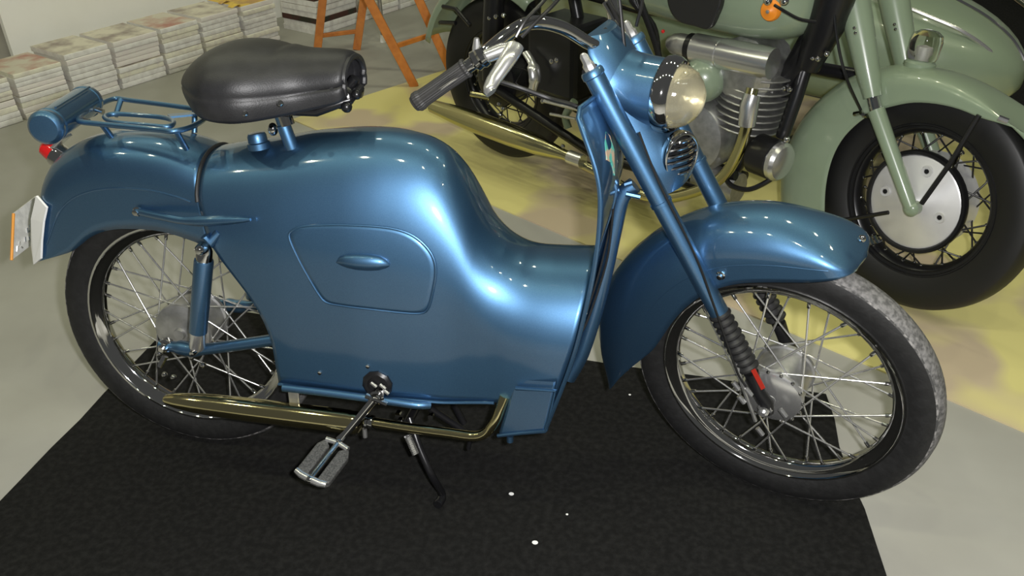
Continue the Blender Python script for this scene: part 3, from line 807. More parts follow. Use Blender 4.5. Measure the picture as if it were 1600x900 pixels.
# seat post, filler cap
sp0 = ay(455, 212, -.05); sp1 = ay(444, 182, -.05)
lathe('seat_post', sp0+V((0, 0, -.03)), (sp1-sp0), [(0.013, 0), (.0135, .004), (.0135, .048), (.0115, .050), (.0115, .095)], 'blue', moped, seg=24)
lathe('seat_post_sleeve', sp0.lerp(sp1, .45), (sp1-sp0), [(.0145, 0), (.0145, .028), (.012, .03)], 'chrome', moped, seg=24)
fc = ay(405, 224, -.045)
fcap = lathe('filler_cap', fc+V((0, 0, -.014)), (-.12, 0, 1), [(.022, 0), (.022, .012), (.019, .014), (.0185, .026), (.016, .031), (0, .033)], 'blue', moped, seg=28)
ball('cap_knob', ay(427, 205, -.045), (.010, .010, .013), 'chrome', fcap, seg=12)

# ---- rear suspension, swing arm
def shock(sd):
    y = sd*.128
    a = ay(321, 388, -.128); b = ay(308, 548, -.128)
    a.y = b.y = y
    d = (b-a).normalized(); L = (b-a).length
    o = lathe('rear_shock', a, d, [(.0, .03), (.0185, .030), (.0195, .034), (.019, .60*L), (.0185, .82*L), (0, .82*L)], 'blue', moped, seg=28)
    lathe('shock_top', a, d, [(0, -.002), (.012, 0), (.0155, .010), (.0165, .034)], 'chrome', o, seg=24)
    lathe('shock_bottom', a, d, [(.0165, .82*L-.001), (.0165, .97*L), (.013, L), (0, L+.002)], 'alu_bright', o, seg=24)
    lathe('shock_bolt', a+V((0, sd*.016, 0)), (0, sd, 0), [(.012, -.012), (.012, 0), (.011, .006), (.006, .012), (0, .013)], 'chrome', o, seg=14)
    lathe('shock_bolt', b+V((0, sd*.014, 0)), (0, sd, 0), [(.008, -.012), (.008, 0), (.005, .008), (0, .009)], 'chrome', o, seg=10)
    tube('shock_mount', [a+V((.004, 0, .024)), a+V((.012, -sd*.004, .008)), a+V((.03, -sd*.01, .03))], [.010, .012, .010], 'blue', o, seg=10)
shock(-1); shock(1)
for sd in (-1, 1):
    y = sd*.108
    pa = V((-.015, y, .305)); pb = ay(318, 548, -.108); pb.y = y; pc = ay(432, 533, -.108); pc.y = y; pd = pc+(pc-pb)*.35
    arm = tube('swing_arm', crom([pa, V((.03, y, .303)), pb, pc, pd], 5), [.012]*5+[.016]*5+[.0125]*11, 'blue', moped, seg=12)
    lathe('axle_nut', V((0, y-sd*.006, .306)), (0, sd, 0), [(.016, 0), (.016, .012), (.010, .014), (.010, .026), (.006, .030), (0, .03)], 'chrome', arm, seg=8)
    tube('chain_adjuster', [V((.0, y+sd*.012, .285)), V((-.012, y+sd*.02, .262))], [.007, .006], 'chrome', arm, seg=8)
for a, b, c in ((250, 555, -.10), (300, 560, -.10), (318, 573, -.10), (258, 588, -.095), (272, 592, -.09)):
    ball('axle_fitting', ay(a, b, c), .007, 'chrome', moped, seg=10)
# lugs further in: far strut, inner brackets
tube('rear_frame_tube', crom([V((.035, .11, .46)), V((.09, .11, .54)), V((.18, .10, .545)), V((.30, .08, .53))], 5), .013, 'blue', moped)
tube('rear_frame_tube', crom([V((.10, .07, .43)), V((.18, .07, .43)), V((.34, .07, .42))], 5), .012, 'blue', moped)
ball('frame_bolt', ay(368, 428, -.10), .008, 'chrome', moped, seg=10)
tube('brake_rod', [ay(345, 405, -.06), ay(368, 428, -.08)], .0035, 'alu', moped, seg=8)

# ---- side rail, engine block under the shell, exhaust
rail = [ay(443, 608, -.142), ay(520, 617, -.143), ay(600, 628, -.144), ay(650, 635, -.142), ay(672, 635, -.130)]
tube('side_rail', crom(rail, 6), .0085, 'blue', moped, seg=12)
eng = box('engine_block', (.47, 0, .255), (.26, .13, .13), 'black', moped, bevel=.015)
tube('chain_case', [(.30, .0, .25), (.40, 0, .22), (.60, .0, .24)], .03, 'black', moped)
tube('frame_brace', [ay(672, 640, -.08), ay(715, 668, -.06), ay(740, 690, -.05)], .008, 'black', moped)
lathe('crank_hole_dark', V(on_body(590, 603)) + V((.0, .004, 0)), (0, -1, 0), [(.033, 0), (.032, .007), (.026, .011), (.020, .011), (.018, .007), (0, .007)], 'black', moped, seg=10)  # raised black disc, its colour standing in for the shade in the shaft recess
for a, b in ((582, 597), (596, 600), (601, 608)):
    p = on_body(a, b, .004); tube('crank_hole_bit', [p+V((0, -.004, 0)), p+V((.012, -.006, -.008))], .0035, 'alu', moped, seg=6)
my = -.150
m0, m1 = ay(258, 626, my), ay(566, 664, my)
dm = (m1-m0).normalized(); L = (m1-m0).length
muf = lathe('muffler', m0, dm, [(.0, .002), (.008, .0), (.0115, .006), (.017, .03), (.0215, .07), (.0240, .12), (.0255, .20), (.0255, L-.03), (.0240, L-.022), (.0245, L-.012), (.0205, L-.004), (.0125, L), (0, L)], 'gold_chrome', moped, seg=36)
lathe('muffler_clamp', ay(572, 661, my), dm, [(.012, 0), (.0155, .001), (.0155, .006), (.013, .007), (.013, .010), (.0155, .011), (.0155, .017), (.011, .018)], 'chrome', muf, seg=20)
pp = [ay(570, 660, my), ay(640, 671, my), ay(700, 679, my), ay(740, 684, my), ay(760, 678, my), ay(774, 660, my), ay(782, 640, my+.005), ay(789, 622, my+.012)]
tube('exhaust_pipe', crom(pp, 6), .0105, 'gold_chrome', moped, seg=14)
p = ay(460, 622, -.135); box('muffler_bracket', p, (.024, .006, .03), 'alu', moped, bevel=.002)
tube('muffler_lug', [ay(570, 672, my), ay(571, 685, my)], .005, 'alu', moped, seg=8)
for a, b in ((500, 585), (575, 575)):
    lathe('shell_screw', on_body(a, b), (0, -1, 0), [(0, .003), (.004, .0025), (.005, 0)], 'chrome', moped, seg=10)

# ---- pedal crank and pedal
cp0 = ay(590, 622, -.150); cp1 = ay(532, 690, -.185)
crank = tube('pedal_crank', [cp0, cp0.lerp(cp1, .15), cp0.lerp(cp1, .85), cp1], [.013, .0095, .008, .011], 'chrome', moped, seg=10, flat=(1, .7))
lathe('crank_boss', cp0+V((0, .012, 0)), (0, -1, 0), [(.016, 0), (.016, .018), (.012, .021), (.008, .021), (0, .018)], 'chrome', crank, seg=16)
tube('crank_cotter', [cp0+V((-.022, -.006, .004)), cp0+V((.022, -.006, -.012))], .006, 'chrome', crank, seg=8)
def pedal():
    e0 = cp1; e1 = ay(487, 748, -.285)
    d = (e1-e0).normalized()
    o = tube('pedal', [e0, e1], .006, 'chrome', moped, seg=12)
    side = d.cross(V((0, 0, 1)))
    side = (V((1, 0, 0)) - d*d.x).normalized()
    side = (side*.93 + V((0, 0, -.20))); side = (side-d*side.dot(d)).normalized()
    up = d.cross(side); up = up if up.z > 0 else -up
    L = (e1-e0).length
    for sg in (-1, 1):
        c = e0+d*(L*.55)+side*(sg*.023)
        pts = []
        for a, b in ((-.36, -.012), (-.47, .000), (-.47, .006), (-.30, .014), (.42, .014), (.5, .006), (.5, -.012)):
            pts.append(c + d*(a*L*.92) + side*(sg*b))
        plate('pedal_tread', pts, .016, up, 'pedal_rubber', o, bevel=.003)
    ep = e1
    tube('pedal_end', [ep+side*-.034, ep+side*-.02+d*.004, ep+d*.005, ep+side*.02+d*.004, ep+side*.034], [.007, .008, .008, .008, .007], 'alu_bright', o, seg=10)
    tube('pedal_end', [e0+d*.012+side*-.026, e0+d*.008, e0+d*.012+side*.026], .006, 'alu_bright', o, seg=10)
    ball('pedal_cap', ep+d*.006, .009, 'chrome', o, seg=10); ball('pedal_cap', e0+d*.006, .0085, 'chrome', o, seg=10)
pedal()
# ---- stand
st = [ay(640, 655, -.10), ay(655, 700, -.125), ay(675, 745, -.140), w2b(az(691, 774, .018)), w2b(az(684, 791, .012))]
stand = tube('stand_leg', crom(st, 6), [.008]*19+[.009, .010, .010, .010, .011, .010], 'black', moped, seg=12)
s0, s1 = ay(637, 683, -.145), ay(650, 712, -.155)
dd = (s1-s0); x, y, z = frame_of(dd)
hel = [s0 + dd*(k/80) + x*(.0060*math.cos(k*.9)) + y*(.0060*math.sin(k*.9)) for k in range(81)]
tube('stand_spring', hel, .0020, 'alu_bright', stand, seg=6)
for a, b, c in ((624, 646, -.11), (627, 657, -.11), (675, 650, -.09)):
    tube('stand_bolt', [ay(a, b, c), ay(a, b, c)+V((0, -.012, 0))], .006, 'chrome', stand, seg=8)
tube('stand_crossbar', [(.53, -.1, .17), (.53, .1, .17)], .010, 'black', stand)
tube('stand_far_leg', [(.53, .1, .17), (.57, .13, .08), w2b(V((.595, .13, .012)))], .009, 'black', stand)
tube('stand_stop', [ay(735, 688, -.08), ay(732, 703, -.08)], .005, 'black', moped)

# ================================================================== GREEN SIDECAR MOTORCYCLE
gyaw = math.radians(-33); GO = V((.485, 1.72, 0))
GX = V((math.cos(gyaw), math.sin(gyaw), 0)); GY = V((-math.sin(gyaw), math.cos(gyaw), 0)); GZ = V((0, 0, 1))
GA = (GX, GY, GZ)
def G(a, l, z): return GO + GX*a + GY*l + GZ*z
def Gp(px, py, off): return onplane(px, py, GO+GY*off, GY)
moto = empty('sidecar_motorcycle', G(.8, 0, 0))
tag(moto, 'olive green vintage motorcycle with sidecar, parked on the yellow mat', 'motorcycle')
# front wheel frame
gs, gc = -0.7605, -0.1226
HN = V((-math.sin(gs)*math.cos(gc), math.cos(gs)*math.cos(gc), math.sin(gc)))
HF = V((math.cos(gs), math.sin(gs), 0)); HU = HF.cross(HN); HC = V((1.7323, .9190, .314))
def H(f, n, u): return HC + HF*f + HN*n + HU*u
def Hp(px, py, off): return onplane(px, py, HC+HN*off, HN)
def h2(px, py, off):
    p = Hp(px, py, off)-HC; return V((p.dot(HF), p.dot(HU), 0))
HR = .314
hubprof = [(0, -.07), (.02, -.066), (.03, -.058), (.125, -.050), (.131, -.046), (.131, -.035), (.128, -.03), (.128, .03), (.131, .046), (.03, .058), (0, .058)]
gw = wheel('front_wheel', HC, (HF, -HU, HN), .214, HR, .035, .047, .131, .10, moto, 40, .0026, 'black', 'black', 'tyre_black', 'tyre_black', 'tyre_black', hub_prof=hubprof, cross=.35, mhub='hubcap')
lathe('hub_ring', HC, HN, [(.129, -.047), (.133, -.054), (.141, -.054), (.144, -.046), (.144, -.036), (.13, -.034)], 'black', gw, seg=48)
for a_, b_ in ((1383, 299), (1468, 340), (1448, 268)):
    c = Hp(a_, b_, -.055)
    lathe('hub_hole', c, -HN, [(.017, -.004), (.014, .002), (.008, .001), (.007, -.004), (0, -.004)], 'hubcap', gw, seg=16)
    lathe('hub_hole_dark', c, -HN, [(.0065, .0), (.0065, .0012), (0, .0012)], 'black', gw, seg=12)
# rear wheel
GRW = G(-.12, 0, .314)
wheel('rear_wheel', GRW, (GX, -GZ, GY), .202, .314, .035, .047, .10, .12, moto, 36, .0026, 'black', 'black', 'tyre_black', 'tyre_black', 'tyre_black', cross=.6, mhub='black')
# front fender
GT = [(1668, 300), (1640, 232), (1606, 190), (1575, 160), (1540, 134), (1500, 115), (1460, 104), (1420, 100), (1380, 106), (1340, 120), (1305, 145), (1275, 176), (1253, 212), (1240, 250), (1236, 290), (1238, 330)]
GB = [(1650, 300), (1632, 240), (1604, 208), (1570, 194), (1535, 184), (1500, 170), (1465, 162), (1430, 160), (1400, 165), (1370, 174), (1345, 190), (1322, 212), (1306, 238), (1296, 268), (1291, 300), (1290, 335)]
GT2 = crom([h2(a, b, .025) for a, b in GT], 3); GB2 = crom([h2(a, b, -.075) for a, b in GB], 3)
gfend, gfv, gns = band('front_fender', GT2, GB2, .080, 'green', moto, shoulder=.55, frame=H)
# fork legs (green shrouds, chrome collar, lower tubes)
gt, gm1, gm2, gb = (1326, -40), (1364, 152), (1369, 172), (1424, 326)
a, b, c, d = Hp(*gt, -.095), Hp(*gm1, -.095), Hp(*gm2, -.095), Hp(*gb, -.095)
def gfork(sh, tagname):
    A, B, C_, D = a+sh, b+sh, c+sh, d+sh
    fo = tube(tagname, [A, A.lerp(B, .35), A.lerp(B, .8), B], [.043, .040, .031, .024], 'green', moto, seg=24)
    tube('fork_slider_collar', [B, C_], [.016, .017], 'chrome', fo, seg=16)
    tube('fork_slider', [C_, C_.lerp(D, .9), D], [.023, .019, .017], 'green', fo, seg=18)
    lathe('axle_boss', D, -HN, [(.020, -.02), (.022, .004), (.016, .012), (.008, .016), (0, .016)], 'green', fo, seg=20)
    for t in (.42, .46):
        ball('fork_rivet', A.lerp(B, t)+HN*-.038+HF*.012, .005, 'chrome', fo, seg=8)
gfork(V((0, 0, 0)), 'fork_leg'); gfork(HN*.19, 'fork_leg')
tube('brake_arm', [Hp(1388, 332, -.09), Hp(1340, 340, -.09), Hp(1270, 352, -.085)], .006, 'black', moto, seg=8)
tube('fender_stay', [Hp(1440, 318, -.095), Hp(1485, 255, -.09), Hp(1530, 180, -.085)], .007, 'black', moto, seg=8)
tube('fender_stay', [Hp(1485, 262, -.085), Hp(1500, 240, -.085), Hp(1505, 238, -.085)], .006, 'chrome', moto, seg=8)
for p_, q_ in (((1336, 178), (1346, 176)), ((1350, 180), (1357, 181)), ((1575, 190), (1560, 184))):
    tube('stay_bolt', [Hp(*p_, -.082), Hp(*q_, -.09)], .008, 'chrome', moto, seg=8)
# valve stem cluster seen between tyre and hub
for k in range(4):
    tube('wheel_weight', [Hp(1346+k*7, 374-k*2, -.055), Hp(1352+k*7, 386-k*2, -.055)], .006, 'chrome', gw, seg=8)
# marker lamp on the front fender: glass over a green housing
lc = Hp(1438, 99, 0.0)
lamp = lathe('marker_lamp', lc-HU*.02, HU, [(.040, 0), (.040, .022), (.034, .028), (.034, .032), (0, .032)], 'green', moto, seg=28)
lathe('lamp_bulb', lc, HU, [(.012, .0), (.012, .02), (.016, .03), (.014, .045), (0, .05)], 'hubcap', lamp, seg=16)
lathe('lamp_glass', lc+HU*.01, HU, [(.036, 0), (.040, .012), (.041, .050), (.037, .066), (.022, .076), (0, .078)], 'glass', lamp, seg=28)

# tank
def tank():
    st_ = [(.33, .07, .74, .82), (.38, .12, .70, .90), (.50, .150, .685, .96), (.65, .165, .675, .985), (.80, .168, .670, .985), (.92, .160, .668, .97), (1.0, .145, .675, .95), (1.06, .115, .69, .93), (1.10, .07, .72, .90), (1.11, .03, .76, .86)]
    vs, fs = [], []; N = 36; n_ = 2.6
    for x, wv, z0, z1 in st_:
        zc, hz = (z0+z1)/2, (z1-z0)/2
        for k in range(N):
            a = 2*PI*k/N; ca, sa = math.cos(a), math.sin(a)
            vs.append(G(x, wv*math.copysign(abs(ca)**(2/n_), ca), zc+hz*math.copysign(abs(sa)**(2/n_), sa)))
    for i in range(len(st_)-1):
        for k in range(N): fs.append((i*N+k, i*N+(k+1) % N, (i+1)*N+(k+1) % N, (i+1)*N+k))
    fs.append(tuple(range(N))); fs.append(tuple(range((len(st_)-1)*N, len(st_)*N)))
    return mesh('fuel_tank', vs, fs, 'green', moto, sub=1)
tk = tank()
def disc_on(px, py, off): return Gp(px, py, off)
kp = [(1043, 8), (1042, -30), (1060, -60), (1110, -60), (1128, -30), (1126, 5), (1118, 25), (1106, 46), (1085, 42), (1058, 33)]
plate('knee_pad', crom([Gp(a_, b_, -.178) for a_, b_ in kp], 4, True), .03, -GY, 'black_rubber', tk, bevel=.006)
lathe('round_badge', Gp(1203, 17, -.160), -GY, [(0, .012), (.006, .012), (.008, .010), (.024, .006), (.028, 0), (.028, -.01)], 'orange', tk, seg=28)
lathe('badge_stud', Gp(1203, 17, -.160), -GY, [(0, .016), (.005, .014), (.006, .008)], 'alu', tk, seg=12)
for a_, b_ in ((1200, 2), (1226, 2)):
    ball('tank_tap', Gp(a_, b_, -.172), .012, 'chrome', tk, seg=10)
tube('badge_wire', crom([Gp(1210, 8, -.175), Gp(1230, 20, -.175), Gp(1250, 30, -.168), Gp(1275, 34, -.15)], 6), .0045, 'black', tk, seg=6)

# engine
gear = box('gearbox', G(.62, 0, .33), (.40, .20, .26), 'alu', moto, axes=GA, bevel=.04)
cr = lathe('crankcase', G(.80, -.10, .36), GY, [(0, -.04), (.07, -.038), (.11, -.025), (.125, 0), (.125, .2), (.11, .225), (0, .24)], 'alu', moto, seg=40)
cyl = empty_part = lathe('cylinder_barrel', G(.93, -.02, .40), GZ + GX*.12, [(.07, 0), (.07, .20)], 'alu', moto, seg=28)
for k in range(9):
    lathe('cooling_fin', G(.93, -.02, .41)+(GZ+GX*.12)*(k*.021), GZ+GX*.12, [(.07, 0), (.108, .001), (.110, .004), (.108, .007), (.07, .008)], 'alu', cyl, seg=28)
p0_, p1_ = Gp(1058, 69, -.12), Gp(1208, 100, -.12)
dv = (p1_-p0_).normalized(); L = (p1_-p0_).length
rk_ = lathe('rocker_tube', p0_, dv, [(0, -.036), (.018, -.030), (.030, -.012), (.034, .010), (.034, .048)], 'alu', moto, seg=32)
lathe('rocker_band', p0_, dv, [(.034, .040), (.040, .044), (.040, .060), (.034, .064)], 'black', rk_, seg=32)
lathe('rocker_sleeve', p0_, dv, [(.034, .062), (.043, .064), (.043, .150), (.041, .152), (.041, .158), (.045, .160), (.045, L-.02), (.043, L), (0, L)], 'alu_bright', rk_, seg=32)
lathe('cylinder_head', G(.93, -.04, .585), -GY, [(.06, -.10), (.095, -.08), (.10, .05), (.07, .085), (.03, .09), (0, .09)], 'alu', moto, seg=12)
lathe('air_filter', Gp(1086, 128, -.16)+GY*.05, -GY*.9+GX*.45+GZ*.1, [(.066, -.04), (.068, .02), (.064, .045), (.048, .066), (.022, .077), (0, .079)], 'green', moto, seg=36)
# exhaust
e = [Gp(1176, 138, -.15), Gp(1171, 160, -.16), Gp(1166, 200, -.16), Gp(1152, 240, -.155), Gp(1130, 275, -.15), Gp(1095, 296, -.15), Gp(1040, 309, -.15), Gp(990, 300, -.15), Gp(940, 272, -.16), Gp(890, 246, -.17)]
pts = crom(e, 5)
tube('exhaust_pipe', pts, .0175, 'green_pipe', moto, seg=16)
tube('exhaust_header', [Gp(1176, 148, -.15), Gp(1171, 165, -.16), Gp(1167, 195, -.16)], [.024, .027, .025], 'alu_bright', moto, seg=18)
ma, mb = Gp(893, 246, -.185), Gp(676, 166, -.185)
dm = (mb-ma).normalized(); L = (mb-ma).length
mz = V((0, 0, 1)); ms = dm.cross(mz).normalized(); mu = ms.cross(dm)
path = [ma+dm*(L*t) for t in (0, .05, .12, .22, .4, .65, .8, .92, 1.0)]
gm_ = tube('muffler', path, [.018, .019, .026, .036, .041, .041, .037, .030, .026], 'green_pipe', moto, seg=24)
tube('muffler_collar', [ma+dm*-.05, ma+dm*.01], [.024, .024], 'alu_bright', gm_, seg=18)
tube('muffler_seam', [ma+dm*(L*.1)+ms*.034, ma+dm*(L*.9)+ms*.040], .004, 'gold_chrome', gm_, seg=8)
ball('muffler_bolt', ma+dm*.04+V((0, 0, .03)), .008, 'chrome', gm_, seg=8)
# frame
tube('frame_down_tube', [Gp(1300, -10, 0.0), Gp(1275, 60, 0), Gp(1215, 150, 0), Gp(1140, 275, 0)], [.05, .045, .030, .024], 'black', moto, seg=14)
tube('frame_head', [Gp(1310, -20, -.02), Gp(1290, 40, -.02), Gp(1262, 105, -.02)], [.055, .052, .034], 'black', moto, seg=14)
tube('frame_branch', [Gp(1262, 95, .0), Gp(1245, 150, -.03), Gp(1222, 215, -.05)], .020, 'black', moto, seg=12)
tube('frame_brace', [Gp(1240, 100, .10), Gp(1350, 120, .10)], .020, 'black', moto, seg=12)
tube('frame_top_tube', [G(.15, 0, .70), G(.5, 0, .68), G(1.05, 0, .72)], .022, 'black', moto, seg=12)
tube('frame_seat_tube', [G(.36, 0, .22), G(.28, 0, .45), G(.2, 0, .72)], .022, 'black', moto, seg=12)
tube('frame_lower_tube', [G(-.1, -.08, .30), G(.4, -.10, .18), G(.9, -.08, .18)], .018, 'black', moto, seg=12)
tube('frame_lower_tube', [G(-.1, .08, .30), G(.4, .10, .18), G(.9, .08, .18)], .018, 'black', moto, seg=12)
for a_, b_ in ((1208, 139), (1225, 138), (1234, 140), (1270, 90), (1278, 92), (1292, 84)):
    ball('frame_bolt', Gp(a_, b_, -.05), .009, 'chrome', moto, seg=10)
gd = (GX*.985-GY*.17).normalized()
gen = lathe('generator', Gp(1180, 238, -.10), gd, [(0, 0), (.05, .0), (.060, .008), (.060, .075), (.056, .078)], 'black', moto, seg=32)
lathe('generator_cap', Gp(1180, 238, -.10), gd, [(.055, .076), (.058, .080), (.058, .094), (.050, .104), (.030, .108), (0, .109)], 'alu_bright', gen, seg=32)
ball('generator_terminal', Gp(1229, 218, -.11), .010, 'chrome', gen, seg=10)
tube('generator_lead', crom([Gp(1130, 272, -.13), Gp(1143, 290, -.14), Gp(1170, 296, -.14), Gp(1200, 283, -.12), Gp(1215, 268, -.1)], 6), .008, 'black', gen, seg=8)
tube('engine_foot', [Gp(1128, 270, -.12), Gp(1150, 275, -.12)], .016, 'black', moto, seg=8)
tube('engine_sump', [G(.80, -.05, .20), G(.95, -.05, .20)], .05, 'alu', moto, seg=16)
# rear end: fender, dark shocks, carriers
arcT, arcB = [], []
for k in range(22):
    a_ = math.radians(60+k*5.0)
    arcT.append(V((-.12+.405*math.cos(a_), .314+.395*math.sin(a_), 0))); arcB.append(V((-.12+.355*math.cos(a_), .314+.345*math.sin(a_), 0)))
band('rear_fender', arcT, arcB, .078, 'green', moto, shoulder=.6, frame=G)
tube('fender_stay', [Gp(692, 10, -.09), Gp(712, 14, -.09), Gp(735, 40, -.09)], .008, 'black', moto, seg=8)
tube('fender_stay', [Gp(688, 35, -.09), Gp(712, 36, -.09)], .008, 'black', moto, seg=8)
for sd in (-1, 1):
    tube('rear_spring_box', [G(-.10, sd*.10, .34), G(-.08, sd*.10, .55), G(-.06, sd*.10, .76)], [.035, .04, .035], 'black', moto, seg=14)
tube('saddle_support', [G(.0, -.05, .76), G(.25, -.05, .80)], .02, 'black', moto)
box('battery_box', G(.22, -.03, .48), (.22, .20, .26), 'black', moto, axes=GA, bevel=.02)
tube('kick_lever', crom([Gp(822, 82, -.16), Gp(832, 100, -.17), Gp(836, 122, -.18), Gp(832, 140, -.18)], 5), [.016]*6+[.024]*6+[.018]*4, 'alu_bright', moto, seg=12, flat=(.6, 1))
for a_, b_ in ((775, 26), (765, 28), (787, 24), (780, 163), (786, 170), (782, 180), (848, 158), (870, 94), (862, 96), (888, 52), (896, 60)):
    ball('rear_fitting', Gp(a_, b_, -.13), .010, 'chrome', moto, seg=8)
tube('foot_rest', [Gp(735, 146, -.2), Gp(765, 152, -.16)], .012, 'green_pipe', moto, seg=10)
tube('gear_rod', [Gp(850, 158, -.15), Gp(905, 172, -.15)], .006, 'alu_bright', moto, seg=8)
tube('gear_rod', [Gp(860, 178, -.15), Gp(900, 186, -.15)], .006, 'alu_bright', moto, seg=8)
tube('green_lever', crom([Gp(898, 158, -.13), Gp(884, 180, -.14), Gp(888, 200, -.14)], 5), .014, 'green', moto, seg=10)
tube('frame_strut', [Gp(880, 85, -.03), Gp(900, 145, -.03)], .022, 'green', moto, seg=10)
for k, (a_, b_) in enumerate((((1000, 0), (1025, 70)), ((988, 0), (1020, 40)))):
    tube('frame_cable', crom([Gp(a_[0], a_[1]-20, -.2), Gp(*a_, -.2), Gp(*b_, -.17), Gp(b_[0]+8, b_[1]+40, -.15)], 5), .010, 'black', moto, seg=8)
ball('red_indicator', Gp(1036, 49, -.17), .006, 'red', moto, seg=8)
cable([Gp(1300, -20, -.06), Gp(1308, 60, -.06), Gp(1322, 120, -.07), Hp(1345, 172, -.085)], .004, parent=moto)
# crossing tubes to the sidecar
tube('sidecar_link', [G(1.0, 0, .30), G(1.0, .6, .30)], .022, 'black', moto)
tube('sidecar_link', [G(.2, 0, .28), G(.2, .6, .28)], .022, 'black', moto)

# sidecar
def sidecar():
    cy = .78
    st_ = [(-.75, .05, .50, .62), (-.68, .16, .40, .74), (-.5, .24, .33, .85), (-.2, .29, .30, .90), (.2, .31, .28, .87), (.6, .31, .28, .80), (.9, .30, .28, .735), (1.1, .28, .29, .69), (1.25, .235, .31, .645), (1.36, .17, .34, .595), (1.43, .10, .38, .54), (1.465, .03, .42, .49)]
    vs, fs = [], []; N = 40; n_ = 2.7
    for x, wv, z0, z1 in st_:
        zc, hz = (z0+z1)/2, (z1-z0)/2
        for k in range(N):
            a_ = 2*PI*k/N; ca, sa = math.cos(a_), math.sin(a_)
            vs.append(G(x, cy+wv*math.copysign(abs(ca)**(2/n_), ca), zc+hz*math.copysign(abs(sa)**(2/n_), sa)))
    for i in range(len(st_)-1):
        for k in range(N): fs.append((i*N+k, i*N+(k+1) % N, (i+1)*N+(k+1) % N, (i+1)*N+k))
    fs.append(tuple(range(N))); fs.append(tuple(range((len(st_)-1)*N, len(st_)*N)))
    o = mesh('sidecar_body', vs, fs, 'green', moto, sub=1)
    # chrome trim strip over the nose
    strip = [G(x, cy-lerp_table([(s[0], s[1]) for s in st_], x)*.72, lerp_table([(s[0], s[3]) for s in st_], x)-.018) for x in (.3, .6, .8, .95, 1.08, 1.18, 1.28)]
    tube('trim_strip', crom(strip+[G(1.37, cy-.11, .555), G(1.44, cy-.06, .47)], 5), .007, 'alu_bright', o, seg=8)
    strip2 = [G(x, cy+lerp_table([(s[0], s[1]) for s in st_], x)*.1, lerp_table([(s[0], s[3]) for s in st_], x)-.002) for x in (.9, 1.1, 1.25, 1.33, 1.40, 1.45)]
    tube('trim_strip', crom(strip2, 5), .006, 'chrome', o, seg=8)
    # wheel on the far side, with its fender
    wc = G(.25, 1.30, .327)
    lathe('sidecar_tyre', wc, GY, [(.22, -.04), (.27, -.05), (.31, -.04), (.327, 0), (.31, .04), (.27, .05), (.22, .04)], 'rubber', o, seg=40, closed=True)
    lathe('sidecar_hub', wc, GY, [(0, -.05), (.1, -.05), (.22, -.02), (.22, .02), (.1, .05), (0, .05)], 'black', o, seg=30)
    tube('sidecar_axle', [G(.25, .9, .327), G(.25, 1.3, .327)], .02, 'black', o)
    tube('sidecar_bumper', crom([G(1.39, cy+.32, .575), G(1.30, cy+.38, .61), G(1.15, cy+.42, .66), G(.8, cy+.45, .72)], 5), .018, 'chrome', o, seg=12)
    tube('bumper_stay', [G(1.15, cy+.15, .6), G(1.15, cy+.41, .65)], .014, 'black', o)
    tube('bumper_stay', [G(.9, cy+.25, .6), G(.9, cy+.44, .70)], .014, 'black', o)
sidecar()

# ================================================================== NEWSPAPERS
def bundle(base, a0, a1, z0, h, depth, label, cov, npap, seed, setback=0.0, name='newspaper_bundle', side=None, edgem=None):
    """stack of folded papers between distances a0..a1 along the row; front face on the row line"""
    rnd = random.Random(seed)
    o0 = V(base) + pdir*((a0+a1)/2) + pout*(setback+depth/2)
    e = empty(name, (o0.x, o0.y, z0))
    tag(e, label, 'newspapers', 'bundles of newspapers along the wall')
    th = h/npap
    for k in range(npap):
        jx = (rnd.random()-.5)*.008; jy = (rnd.random()-.5)*.016
        rz = (rnd.random()-.5)*.016
        ax_ = pdir*math.cos(rz)+pout*math.sin(rz); ay_ = pout*math.cos(rz)-pdir*math.sin(rz)
        c = o0 + pdir*jx + pout*jy + V((0, 0, z0+th*(k+.5)))
        L_, D_ = (a1-a0)-.020, depth
        # a folded paper: wedge-shaped slab with a rounded fold at the front
        n = 5; vs = []
        for sgn in (-1, 1):
            for (dd_, zz) in ((D_/2, -.49), (-D_/2+.004, -.495), (-D_/2+.001, -.38), (-D_/2, 0), (-D_/2+.001, .38), (-D_/2+.004, .495), (D_/2, .49)):
                wav = .004*math.sin(3*sgn+k+seed)
                vs.append(c + ax_*(sgn*L_/2) + ay_*dd_ + V((0, 0, th*zz*.98)))
        m_ = 7
        fs = [tuple(range(m_)), tuple(reversed(range(m_, 2*m_)))]+[(i, (i+1) % m_, (i+1) % m_+m_, i+m_) for i in range(m_)]
        top = (k == npap-1)
        em = edgem[k % len(edgem)] if edgem else rnd.choice(['paper', 'paper', 'paper2', 'paper3'])
        fm = [0]*len(fs)
        fm[2+5] = 1
        mesh('newspaper', vs, fs, em, e, smooth=False, mats=[em, cov if top else 'paper'], fm=fm)
    return e
def along(px, py): return (az(px, py)-pbase).dot(pdir)
seams = [along(a_, b_) for a_, b_ in ((-75, 228), (37, 186), (108, 158), (176, 134), (247, 111), (312, 93), (378, 75), (440, 60))]
HL1 = .105
covs = ['cover', 'cover2', 'cover', 'cover', 'cover2', 'cover', 'cover3']
labs = ['newspaper bundle at the foot of the row by the grey wall edge', 'newspaper bundle just behind the blue tool canister', 'newspaper bundle third along the row from the grey wall edge', 'newspaper bundle fourth along the row from the grey wall edge', 'newspaper bundle beside the back of the black saddle', 'newspaper bundle second from the row end near the wooden trestle', 'newspaper bundle at the row end near the wooden trestle']
